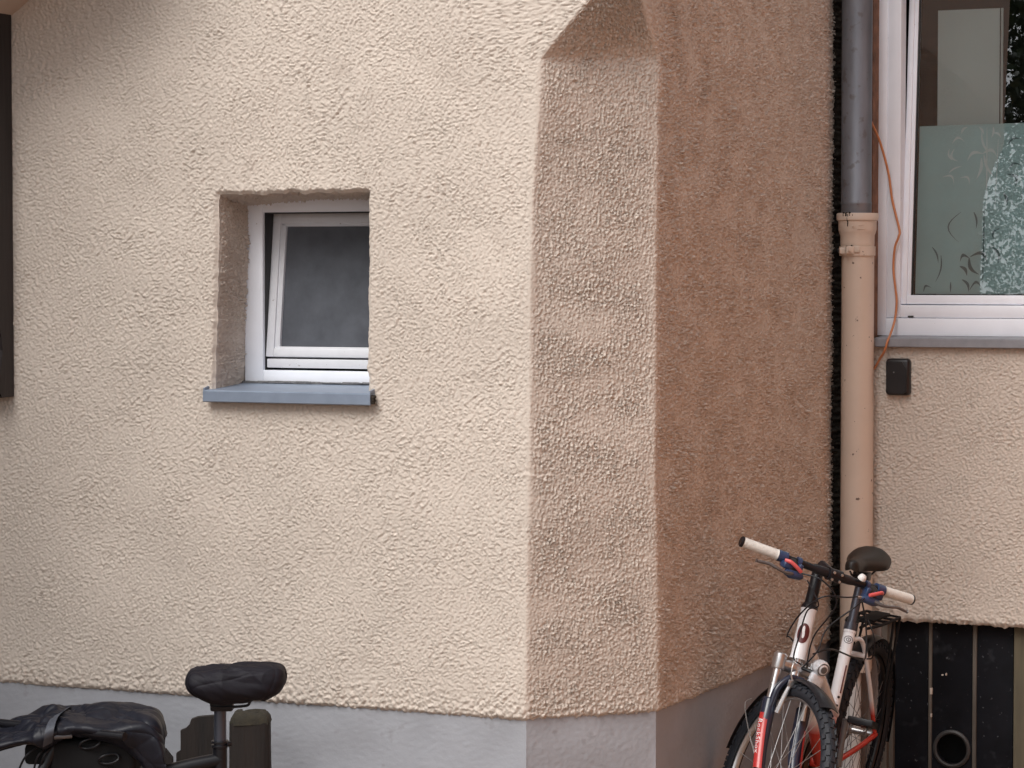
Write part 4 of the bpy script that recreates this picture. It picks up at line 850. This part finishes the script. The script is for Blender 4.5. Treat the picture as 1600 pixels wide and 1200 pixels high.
for s in (-1, 1):
    mb = MB(); ys = np.linspace(s * .212, s * (BW - .002), 46); mb.tube([bp(y) for y in ys], [.0172 + .0006 * (i % 3 == 0) + (.0012 if i in (0, 1) else 0) for i in range(46)], 22); mb.build('grip', M['grip'], barr, 60)
    mb = MB(); mb.tube([bp(s * (BW - .002)), bp(s * (BW + .004)), bp(s * (BW + .007))], [.0185, .0185, .015], 20); mb.build('grip_cap', M['blackpaint'], barr, 40)
    mb = MB(); mb.tube([bp(s * .210), bp(s * .178)], .0195, 18); mb.obox(bp(s * .178, .020, -.018), SM @ np.array([.018, 0, 0]), SM @ np.array([0, .020, 0]), SM @ np.array([0, 0, .012]), .007, 3); mb.build('shifter', M['blue'], barr, 50)
    mb = MB(); mb.lathe([(0, .012), (.020, .011), (.026, .006), (.028, 0), (.026, -.008)], bp(s * .158, .018, -.016), SM @ np.array([.75, 0, .55]), 24); mb.build('shifter_pod', M['keybox'], barr, 40)
    mb = MB(); mb.tube(smoothpath([bp(s * .195, .030, -.004), bp(s * .180, .042, -.002), bp(s * .155, .046, -.012), bp(s * .135, .044, -.022)], 6), [.0044] * 18 + [.0040], 10, flat=1.5); mb.build('shift_lever', M['pink'], barr, 60)
    mb = MB(); mb.tube([bp(s * .118, .03, -.038), bp(s * .13, .032, -.038), bp(s * .165, .036, -.040), bp(s * .185, .040, -.038)], [.007, .014, .015, .010], 14); mb.tube([bp(s * .128, 0, 0), bp(s * .142, .0, 0)], .018, 16); mb.obox(bp(s * .135, .018, -.020), SM @ np.array([.016, 0, 0]), SM @ np.array([0, .008, 0]), SM @ np.array([0, 0, .020]), .004); bl = mb.build('brake_lever', M['blue'], barr, 50)
    mb = MB(); mb.tube(smoothpath([bp(s * .165, .045, -.036), bp(s * .195, .062, -.038), bp(s * .225, .066, -.034), bp(s * .255, .060, -.030), bp(s * .292, .060, -.034), bp(s * .300, .060, -.034)], 5), [.0085] * 6 + [.0068] * 14 + [.0062] * 5 + [.009], 12, flat=.75); mb.build('lever_blade', M['gunmetal'], barr, 60)
    mb = MB(); mb.tube([bp(s * .118, .03, -.038), bp(s * .100, .031, -.040)], .0048, 10); mb.build('barrel_adjuster', M['alu'], barr)
# bell-like white clamp caps near the left lever
mb = MB(); mb.lathe([(.0, .018), (.010, .016), (.014, .008), (.0145, 0)], bp(.10, .012, .018), SM @ np.array([.3, 0, .9]), 18); mb.build('bell', M['guardwhite'], barr, 60)
# cables
def cable(pts, r=.0027): mb = MB(); mb.tube(smoothpath(pts, 8), r, 8); return mb.build('cable', M['blackpaint'], bike, 70)
F = lambda t, dx, y, : axp(t) + np.array([dx, y, 0])
cable([bp(-.100, .031, -.040), bp(-.05, .07, -.10), fk(F(.60, .10, -.06)), fk(F(.50, .075, -.055)), fk(F(.43, .055, -.045)), fk(F(.415, .050, -.012))])
cable([bp(.100, .031, -.040), bp(.03, .08, -.045), bp(-.06, .09, -.07), fk(F(.58, .085, -.075)), axp(.50) + np.array([.045, -.04, 0]), axp(.47) + np.array([-.02, -.032, 0]), BBc + stt * .20 + np.array([.02, -.02, .03])])
cable([bp(-.14, .02, -.03), bp(-.07, .07, -.02), bp(.0, .085, -.075), axp(.52) + np.array([.06, .055, 0]), axp(.43) + np.array([.02, .04, 0]), axp(.40) + np.array([-.04, .03, -.03])])
cable([bp(.14, .02, -.03), bp(.09, .07, -.06), axp(.55) + np.array([.05, .09, 0]), axp(.47) + np.array([.05, .075, 0]), axp(.41) + np.array([.03, .03, -.01])])
cable([axp(.455) + np.array([.045, .06, 0]), axp(.47) + np.array([-.02, .10, .0]), np.array([.55, .10, .70]), np.array([.36, .085, .665]), np.array([.27, .06, .70]), np.array([.25, .04, .78]), np.array([.27, .02, .86])], .003)
cable([STT + np.array([-.03, .05, .04]), STT + np.array([-.02, .085, -.02]), STT + np.array([-.05, .08, -.09]), STT + np.array([-.09, .05, -.11])])
# headlamp / reflector on the crown
mb = MB(); c = axp(.402) + np.array([.070, .050, .0]); fx_ = SM @ np.array([1., 0, 0]); fy_ = SM @ np.array([0, 1., 0]); fz_ = SM @ np.array([0, 0, 1.])
cw = fk(c)
mb.lathe([(.0, .020), (.010, .019), (.019, .013), (.0215, .004), (.020, -.012), (.012, -.024)], cw + fz_ * .020, fx_, 26)
mb.obox(cw - fz_ * .020 + fx_ * .0, fx_ * .012, fy_ * .018, fz_ * .024, .006, 2)
mb.xf(lambda q: cw + (q - cw) * 1.3); hl = mb.build('front_reflector', M['clear'], bike, 40)
mb = MB(); mb.lathe([(.0, .0205), (.006, .0208), (.009, .0200)], cw + fz_ * .020, fx_, 14); mb.tube([cw + fz_ * .02 + fx_ * .016 + .015 * (math.cos(t) * fy_ + math.sin(t) * fz_) for t in [2 * math.pi * k / 20 for k in range(20)]], .0018, 6, closed=True); mb.xf(lambda q: cw + (q - cw) * 1.3); mb.build('reflector_ring', M['gunmetal'], hl)
mb = MB(); mb.tube([cw - fx_ * .015, fk(axp(.40) + np.array([.02, .012, 0]))], .006, 8); mb.build('reflector_bracket', M['blackpaint'], hl)
# saddle and post
mb = MB(); mb.tube([STT - stt * .05, STT + stt * .19], .0165, 18); mb.tube([STT - stt * .004, STT + stt * .022], .0245, 16); mb.obox(STT + stt * .01 + np.array([-.026, 0, 0]), (.012, 0, 0), (0, .014, 0), (0, 0, .010), .003)
sp = mb.build('seat_post', M['post'], bike, 50)
mb = MB(); st_top = STT + stt * .19
for s in (-1, 1): mb.tube(smoothpath([st_top + np.array([-.085, s * .035, .034]), st_top + np.array([-.03, s * .022, .008]), st_top + np.array([.05, s * .020, .008]), st_top + np.array([.12, s * .010, .030])], 6), .0036, 8)
mb.obox(st_top + np.array([.0, 0, .004]), (.028, 0, 0), (0, .028, 0), (0, 0, .016), .006, 2); mb.build('saddle_rail', M['blackpaint'], bike)
def saddle_mesh(L, Wb, Wn, Hh_, nose_len=.5):
    mb = MB(); n = 26; k = 20; vs = []
    for i in range(n):
        t = i / (n - 1); x = L * (t - .45)
        wd = Wn + (Wb - Wn) * (1 - sstep(t, .18, .72)); e = math.sin(math.pi * min(1, max(0, .5 + (t - .5) * .98))) ; cap = (1 - max(0, (t - .93) / .07) ** 2 * .75) * (1 - max(0, (.10 - t) / .10) ** 2 * .55)
        wd *= cap; top = .014 * (1 - t) ** 2 * 1.6 - .004 * math.sin(math.pi * t); hh_ = Hh_ * (1 - .25 * t) * (.55 + .45 * cap)
        for j in range(k):
            a = 2 * math.pi * j / k; cy = math.copysign(abs(math.cos(a)) ** .75, math.cos(a)) * wd; sz = math.sin(a); cz_ = (hh_ * .45 * abs(sz) ** .8 if sz > 0 else -hh_ * .75 * abs(sz) ** .7 * (.35 + .65 * (abs(cy) / wd) ** 2)) if wd > 0 else 0
            cz_ -= .018 * (abs(cy) / Wb) ** 2
            vs.append((x, cy, top + cz_))
    fs = [(i * k + j, i * k + (j + 1) % k, (i + 1) * k + (j + 1) % k, (i + 1) * k + j) for i in range(n - 1) for j in range(k)] + [tuple(range(k)), tuple((n - 1) * k + j for j in range(k))]
    return mb.add(vs, fs)
mb = saddle_mesh(.27, .078, .026, .062); sadc = st_top + np.array([.012, 0, .056]); mb.xf(lambda q: sadc + q); mb.build('saddle', M['saddle'], bike, 60)
# rack, rear lamp
mb = MB(); zr_ = .755
for y in (-.065, -.02, .02, .065): mb.tube(smoothpath([np.array([.20, y * .5, zr_ - .01]), np.array([.12, y, zr_]), np.array([-.10, y, zr_]), np.array([-.14, y * .8, zr_ - .005])], 4), .0055, 8)
for x in (.12, .04, -.04, -.12): mb.tube([(x, -.066, zr_), (x, .066, zr_)], .0045, 8)
mb.obox((.0, 0, zr_ + .006), (.11, 0, 0), (0, .03, 0), (0, 0, .004), .003)
for s in (-1, 1): mb.tube([(-.11, s * .066, zr_), (-.02, s * .075, .37)], .005, 8); mb.tube([(-.03, s * .066, zr_), (-.01, s * .075, .37)], .005, 8)
mb.build('luggage_rack', M['matt'], bike, 50)

# cranks, pedals, chainring
mb = MB(); mb.lathe([(.03, -.002), (.088, -.002), (.093, 0), (.088, .002), (.03, .002)], BBc + np.array([0, -.047, 0]), (0, 1, 0), 44); mb.lathe([(.03, -.002), (.07, -.002), (.074, 0), (.07, .002), (.03, .002)], BBc + np.array([0, -.039, 0]), (0, 1, 0), 40); mb.build('chainring', M['chain'], bike)
CA = R(88); cdv = np.array([math.cos(CA), 0, math.sin(CA)])
for s in (1, -1):
    e = BBc + s * cdv * .17 + np.array([0, s * .075, 0]); mb = MB()
    mb.tube([BBc + np.array([0, s * .03, 0]), BBc + np.array([0, s * .062, 0])], .012, 12); mb.tube([BBc + np.array([0, s * .06, 0]), BBc + np.array([0, s * .064, 0]) + s * cdv * .08, e - np.array([0, s * .006, 0])], [.014, .011, .012], 12, flat=.8); mb.build('crank', M['gunmetal'], bike)
    mb = MB(); pc = e + np.array([0, s * .055, 0]); px_, pz_ = np.array([.96, 0, .28]), np.array([-.28, 0, .96])
    mb.tube([e, pc + np.array([0, s * .045, 0])], .008, 10)
    for d in (-1, 1): mb.obox(pc + px_ * d * .036, px_ * .006, np.array([0, .045, 0]), pz_ * .012, .003, 2)
    for yy in (-.042, 0, .042): mb.obox(pc + np.array([0, yy, 0]), px_ * .038, np.array([0, .005, 0]), pz_ * .0115, .003, 2)
    mb.build('pedal', M['blackpaint'], bike)
mb = MB(); ch = []
for k in range(17): t = R(100 + 160 * k / 16) ; 
up = [BBc + np.array([.09 * math.cos(t), -.045, .09 * math.sin(t)]) for t in [R(95 - 190 * k / 14) for k in range(15)]]
lo_ = [np.array([.035 * math.cos(t), -.045, .335 + .035 * math.sin(t)]) for t in [R(265 - 170 * k / 8) for k in range(9)]]
mb.tube(up + lo_, .0045, 6, closed=True, flat=.6); mb.build('chain', M['chain'], bike)
mb = MB(); mb.tube([BBc + np.array([-.06, .03, -.01]), np.array([.30, .13, .12]), np.array([.28, .19, .0])], [.009, .008, .008], 10); mb.build('kickstand', M['blackpaint'], bike)

# ---------------------------------------------------------------- folding bicycle at the left
YB = 7.95; sb = FPX / YB
def lb(px, py, dy=0.): return at(px, py, YB + dy)
LO = lb(345, 1200); LO[2] = 0
fb = thing('folding_bicycle', 'dark folding bicycle under black covers beside the wooden fence', 'bicycle', tuple(LO))
sp0 = lb(344, 1189); sp1 = lb(344, 1098); gz = lambda q, z: np.array([q[0], q[1], z])
mb = MB(); mb.tube([gz(sp0, .30) - LO, gz(sp0, .52) - LO, sp1 - LO], [.0185, .0185, .0185], 20); mb.build('seat_post', M['post'], fb, 50)
mb = MB(); zc_ = lb(344, 1162)[2]
for dz in (.006, -.006): mb.lathe([(.0185, -.0035), (.0255, -.0035), (.0265, 0), (.0255, .0035), (.0185, .0035)], gz(sp0, zc_ + dz) - LO, UP, 28)
mb.tube([gz(sp0, zc_) + np.array([.02, -.012, 0]) - LO, gz(sp0, zc_) + np.array([.032, -.004, 0]) - LO], .008, 10); mb.build('seat_clamp', M['blackpaint'], fb, 50)
tt0 = lb(346, 1186); tt1 = lb(60, 1262, -.10); mb = MB()
mb.tube([tt0 - LO, lb(300, 1196, -.02) - LO, lb(200, 1222, -.06) - LO, tt1 - LO], [.021, .022, .024, .025], 18); mb.tube([gz(sp0, .22) - LO, gz(sp0, .46) - LO, gz(sp0, zc_ - .012) - LO], [.0215, .0215, .0215], 20); mb.tube([gz(sp0, .27) - LO, tt1 - LO], .018, 12)
rwc = gz(sp0, .24) + np.array([.33, .10, 0]); fwc = gz(tt1, .24) + np.array([-.22, -.06, 0])
dirw = (rwc - fwc); dirw[2] = 0; dirw /= np.linalg.norm(dirw); sidew = np.cross(UP, dirw)
for s in (-1, 1): mb.tube([gz(sp0, .25) + sidew * s * .02 - LO, rwc + sidew * s * .05 - LO], .010, 10); mb.tube([gz(sp0, .48) + sidew * s * .02 - LO, rwc + sidew * s * .05 - LO], .008, 10)
mb.tube([tt1 + UP * .10 - LO, tt1 - UP * .16 - LO], .022, 14)
for s in (-1, 1): mb.tube([tt1 - UP * .14 + sidew * s * .045 - LO, fwc + sidew * s * .045 - LO], .012, 10)
mb.build('frame', M['blackpaint'], fb, 50)
for c in (rwc, fwc): wheel(fb, .232, .022, lambda q, c=c: c - LO + dirw * q[0] + sidew * q[1] + UP * q[2], False, 20)
mb = MB(); hs0 = gz(tt1, tt1[2] + .08); hs1 = lb(95, 1140, -.06); mb.tube([hs0 - LO, hs1 - LO], .017, 14); hd = np.array([.86, -.5, 0]); mb.tube([hs1 - hd * .24 - LO, hs1 + hd * .24 - LO], .013, 12); mb.build('handlebar', M['blackpaint'], fb, 50)
for k, (x0, x1) in enumerate(((60, 28), (74, 52), (82, 62))):
    mb = MB(); mb.tube(smoothpath([lb(x0, 1166, -.09) - LO, lb((x0 + x1) / 2 - 4, 1182, -.11) - LO, lb(x1, 1206, -.09) - LO], 6), .0032, 8); mb.build('cable', M['blackpaint'], fb, 60)
mb = MB(); mb.tube([lb(84, 1152, -.14) - LO, lb(112, 1150, -.12) - LO], .007, 10); mb.build('brake_lever', M['gunmetal'], fb)
mb = MB(); mb.obox(lb(150, 1178, -.0) - LO, (.13, 0, 0), (0, .09, 0), (0, 0, .055), .02, 3); mb.obox(lb(95, 1175, -.01) - LO, (.10, 0, 0), (0, .05, 0), (0, 0, .03), .012, 2); mb.build('handlebar_bag', M['matt'], fb, 40)
for (x, y, w_, a_) in ((140, 1162, .03, .2), (170, 1186, .03, .15)):
    mb = MB(); c = lb(x, y, -.10) - LO; mb.tube([c + np.array([w_ * math.cos(t), 0.006 * math.sin(2 * t), .014 * math.sin(t) + a_ * w_ * math.cos(t)]) for t in [2 * math.pi * k / 18 for k in range(18)]], .004, 8, closed=True); mb.build('cable', M['blackpaint'], fb, 60)
mb = MB(); ys = sp1 - LO
for dy in (-.022, .022): mb.tube(smoothpath([lb(330, 1098, dy) - LO, lb(332, 1104, dy) - LO, lb(350, 1105, dy) - LO, lb(383, 1103, dy) - LO, lb(390, 1098, dy) - LO, lb(392, 1090, dy) - LO], 5), .0042, 8)
mb.obox(lb(347, 1102) - LO, (.034, 0, 0), (0, .022, 0), (0, 0, .016), .006, 2); mb.build('saddle_rail', M['blackpaint'], fb)
sm = saddle_mesh(.25, .075, .03, .055); sc0 = lb(370, 1068) - LO; sm.xf(lambda q: sc0 + np.array([-q[0], q[1], q[2]])); sm.build('saddle', M['saddle'], fb, 60)
def subdivided(name, cage, nr, nc, mt, levels, foldfn):
    me = bpy.data.meshes.new(name); me.from_pydata([tuple(q) for q in cage], [], [(i * nc + j, i * nc + j + 1, (i + 1) * nc + j + 1, (i + 1) * nc + j) for i in range(nr - 1) for j in range(nc - 1)])
    o = bpy.data.objects.new(name, me); COL.objects.link(o); md = o.modifiers.new('s', 'SUBSURF'); md.levels = levels; md.render_levels = levels
    bpy.context.view_layer.update(); m2 = bpy.data.meshes.new_from_object(o.evaluated_get(bpy.context.evaluated_depsgraph_get())); bpy.data.objects.remove(o)
    n = len(m2.vertices); co = np.zeros(n * 3, np.float32); no = np.zeros(n * 3, np.float32); m2.vertices.foreach_get('co', co); m2.vertex_normals.foreach_get('vector', no)
    co = co.reshape(-1, 3); no = no.reshape(-1, 3); co = co + no * foldfn(co)[:, None]; m2.vertices.foreach_set('co', co.astype(np.float32).ravel()); m2.update()
    m2.materials.clear(); m2.materials.append(mt); m2.polygons.foreach_set('use_smooth', [True] * len(m2.polygons)); o = bpy.data.objects.new(name, m2); COL.objects.link(o); return o
def ridged(x): return 1 - 2 * np.abs((x / math.pi) % 1 - .5) * 2
def creases(co, seed, n, span, w, amp, dirs=None):
    r = np.random.default_rng(seed); out = np.zeros(len(co)); lo_, hi_ = co.min(0), co.max(0)
    for k in range(n):
        c = lo_ + (hi_ - lo_) * r.random(3); d = r.standard_normal(3) if dirs is None else np.array(dirs) + .45 * r.standard_normal(3); d /= np.linalg.norm(d)
        nn = np.cross(d, r.standard_normal(3)); nn /= np.linalg.norm(nn); q = co - c; bend = (2 * r.random() - 1) * 3.0
        t = q @ d; e = q @ nn + bend * t * t; L = span * (.5 + r.random()); ww = w * (.5 + r.random())
        out += amp * (1 if r.random() < .6 else -1) * (.5 + r.random()) * np.exp(-np.abs(e) / ww) * np.exp(-(t / L) ** 4)
    return out
# cover over the saddle
top = [(290, 1062), (293, 1049), (300, 1042), (316, 1041), (345, 1038.5), (380, 1035.5), (410, 1034), (432, 1035), (445, 1039), (448, 1052)]
bot = [(290, 1070), (293, 1076), (301, 1085), (318, 1092), (345, 1100), (372, 1099), (400, 1095), (425, 1091), (443, 1077), (448, 1062)]
cage = []; nr = len(top); nc = 13
for i in range(nr):
    (x0, y0), (x1, y1) = top[i], bot[i]; cx, cy = (x0 + x1) / 2, (y0 + y1) / 2; hz = (y1 - y0) / 2; dd = .095 * min(1, (hz / 26) ** .8) * (1.0 if i < 5 else .92)
    for j in range(nc):
        a = math.pi / 2 + 2 * math.pi * j / (nc - 1); sx_, cx_ = math.sin(a), math.cos(a)
        sup = lambda v, p: math.copysign(abs(v) ** p, v)
        q_ = lb(cx, cy - hz * 1.04 * sup(sx_, .8), 0) + np.array([0, -dd * sup(cx_, .75), 0]); cage.append(q_ - lb(370, 1066))
def fold1(co):
    x, y, z = co[:, 0], co[:, 1], co[:, 2]; p = 55 * z + 24 * x + 1.1 * np.sin(18 * x + 2) ; p2 = 38 * x + 85 * z + 1.7 * np.sin(25 * z + 9 * x)
    mid = np.exp(-(x / .13) ** 4)
    m2 = .5 + .5 * np.sin(23 * x - 31 * z + 1.3)
    return mid * (.0040 * ridged(p * .8) * m2 + .0022 * ridged(p2 * .7 + 1) * (1 - m2)) + creases(co, 3, 22, .10, .007, .0028, (.9, 0, -.45))
sc_o = subdivided('saddle_cover', cage, nr, nc, M['nylon2'], 4, fold1); sc_o.location = tuple(lb(370, 1066))
tag(sc_o, 'black elasticated rain cover pulled over the bicycle saddle at left', 'saddle cover')
# cover over the handlebar
xs = [-70, -20, 20, 52, 78, 100, 124, 150, 178, 205, 228, 244, 254, 257]
rowsY = {
 'b0': ([1190, 1180, 1168, 1160, 1160, 1160, 1160, 1160, 1165, 1180, 1200, 1215, 1215, 1215], .11),
 'b1': ([1160, 1146, 1128, 1118, 1112, 1114, 1108, 1104, 1104, 1106, 1112, 1128, 1150, 1175], .12),
 'top': ([1150, 1138, 1122, 1109, 1103.5, 1109, 1101, 1095, 1095.5, 1097, 1099, 1103, 1112, 1128], .09),
 'm1': ([1156, 1146, 1133, 1119, 1113, 1116, 1112, 1106, 1108, 1107, 1106, 1108, 1120, 1140], .02),
 'm2': ([1164, 1152, 1140, 1131, 1124, 1124, 1121, 1118, 1122, 1118, 1113, 1116, 1132, 1155], -.05),
 'm3': ([1172, 1160, 1146, 1143, 1135, 1128, 1128, 1132, 1136, 1128, 1121, 1130, 1150, 1172], -.11),
 'f1': ([1182, 1172, 1160, 1155, 1149, 1137, 1137, 1141, 1144.5, 1138, 1130, 1150, 1175, 1192], -.145),
 'f2': ([1186, 1178, 1166, 1161, 1158, 1144, 1143, 1146, 1151, 1153, 1165, 1185, 1205, 1212], -.13),
 'f3': ([1184, 1176, 1168, 1162, 1159, 1150, 1150, 1152, 1160, 1178, 1205, 1222, 1228, 1226], -.10)}
cage = []
for k_, (yy, dy) in rowsY.items():
    for x, y in zip(xs, yy): cage.append(lb(x, y, dy) - lb(110, 1135))
def fold2(co):
    x, y, z = co[:, 0], co[:, 1], co[:, 2]; e = np.exp(-((x - .05) / .16) ** 2)
    p = 34 * (x + .4 * y) + 30 * z + 1.6 * np.sin(15 * y + 7 * x); p2 = 60 * y + 16 * x + 1.5 * np.sin(30 * x)
    dent = np.exp(-((x - .12) / .06) ** 2 - ((y - .02) / .035) ** 2)
    knot = np.exp(-((x + .05) / .035) ** 2)
    m3 = .5 + .5 * np.sin(11 * x + 17 * z + 2)
    return .0060 * ridged(p * .62) * m3 + .0035 * ridged(p2 * .6) * (1 - m3) - .022 * dent + creases(co, 8, 46, .11, .010, .0052) + creases(co, 9, 24, .05, .006, .0024) - .012 * knot + .004 * knot * np.sin(120 * y)
hc_o = subdivided('handlebar_cover', cage, len(rowsY), len(xs), M['nylon'], 4, fold2); hc_o.location = tuple(lb(110, 1135))
md = hc_o.modifiers.new('thick', 'SOLIDIFY'); md.thickness = .003; md.offset = -1
tag(hc_o, 'crumpled black waterproof cover strapped over the handlebar at lower left', 'cover')
mb = MB(); sp_ = [(104, 1106.5, .07), (96, 1112, .0), (88, 1118, -.06), (82, 1126, -.125), (78, 1138, -.16), (76, 1150, -.165), (74, 1164, -.15)]
pts = smoothpath([lb(x, y, d) - lb(110, 1135) for x, y, d in sp_], 6)
wd = np.array([.013, .004, .006]); vs = []; 
for q in pts: vs += [q - wd, q + wd, q + wd + np.array([0, .003, -.001]), q - wd + np.array([0, .003, -.001])]
mb.add(vs, [(i * 4 + k, i * 4 + (k + 1) % 4, (i + 1) * 4 + (k + 1) % 4, (i + 1) * 4 + k) for i in range(len(pts) - 1) for k in range(4)]); mb.build('strap', M['strap'], hc_o, 50)

# ---------------------------------------------------------------- ground
mb = MB(); mb.add([(-150, -150, 0), (150, -150, 0), (150, 150, 0), (-150, 150, 0)], [(0, 1, 2, 3)]); struct(mb.build('ground', M['asphalt'], None, 0))

# ---------------------------------------------------------------- tree across the yard (it stands behind the camera and shows as the reflection in the large window)
def glass_reflect(px, py):
    n0 = -B * math.cos(R(4.6)) + UP * math.sin(R(4.6)); d = ray(px, py); d /= np.linalg.norm(d); p = on_plane(px, py, KP + B * (dC + .03), B)
    return p, d - 2 * (d @ n0) * n0
DT = 15.0
p_, r_ = glass_reflect(1575, 250); hitE = p_ + r_ * DT; p2_, r2_ = glass_reflect(1440, 250); hitL = p2_ + r2_ * DT
side = hitE - hitL; side[2] = 0; side /= np.linalg.norm(side)
cen = hitE - side * 3.05; cen[2] = hitE[2] + 1.1
tree = thing('tree', 'broadleaf tree across the yard, reflected at the edge of the large window', 'tree', (cen[0], cen[1], 0))
mb = MB(); mb.tube(smoothpath([(0, 0, -.2), (.05, 0, 1.2), (-.05, .05, 2.6), (.05, 0, cen[2])], 5), [.24 - .008 * k for k in range(16)], 12)
for k in range(9):
    a = k * 2.4; e = np.array([math.cos(a) * 1.7, math.sin(a) * 1.7, cen[2] - .8 + .35 * (k % 5)]); mb.tube(smoothpath([(0, 0, 2.2 + .2 * k), e * .5 + np.array([0, 0, 1.3]), e], 4), [.09 - .008 * i for i in range(9)], 8)
mb.build('trunk', M['bark'], tree, 60)
r3 = np.random.default_rng(5); n = 44000; d = r3.standard_normal((n, 3)); d /= np.linalg.norm(d, axis=1)[:, None]
rad = r3.random(n) ** .42; lump = 1 + .16 * np.sin(3 * d[:, 0] + 1) * np.sin(4 * d[:, 1]) + .12 * np.sin(7 * d[:, 2] + 2 * d[:, 0]); c_ = d * (rad * lump)[:, None] * np.array([3.1, 3.1, 3.5])
ed = []
for py in range(-20, 480, 7):      # loose outer sprays of the crown
    xb = 1580 if py < 150 else max(1526, 1580 - (py - 150) * .24)
    for k in range(9):
        px = xb + (1625 - xb) * r3.random(); pe, re_ = glass_reflect(px, py); he = pe + re_ * (DT + r3.random() * .8) - np.array([cen[0], cen[1], cen[2]])
        ed.append(he + r3.standard_normal((11, 3)) * np.array([.045, .045, .03]))
c2 = np.concatenate(ed); c_ = np.concatenate([c_, c2]); n = len(c_)
q1 = r3.standard_normal((n, 3)); q1 /= np.linalg.norm(q1, axis=1)[:, None]; q2 = np.cross(q1, r3.standard_normal((n, 3))); q2 /= np.linalg.norm(q2, axis=1)[:, None]; sz_ = (.05 + .04 * r3.random(n))[:, None]; sz_[-len(c2):] *= .36
c_[:, 2] += cen[2]; V = np.stack([c_ - q1 * sz_, c_ + q2 * sz_ * .5, c_ + q1 * sz_, c_ - q2 * sz_ * .5], 1).reshape(-1, 3)
me = bpy.data.meshes.new('crown'); me.from_pydata(V.tolist(), [], np.arange(n * 4).reshape(-1, 4).tolist()); me.materials.append(M['leaf']); o = bpy.data.objects.new('crown', me); COL.objects.link(o); o.parent = tree
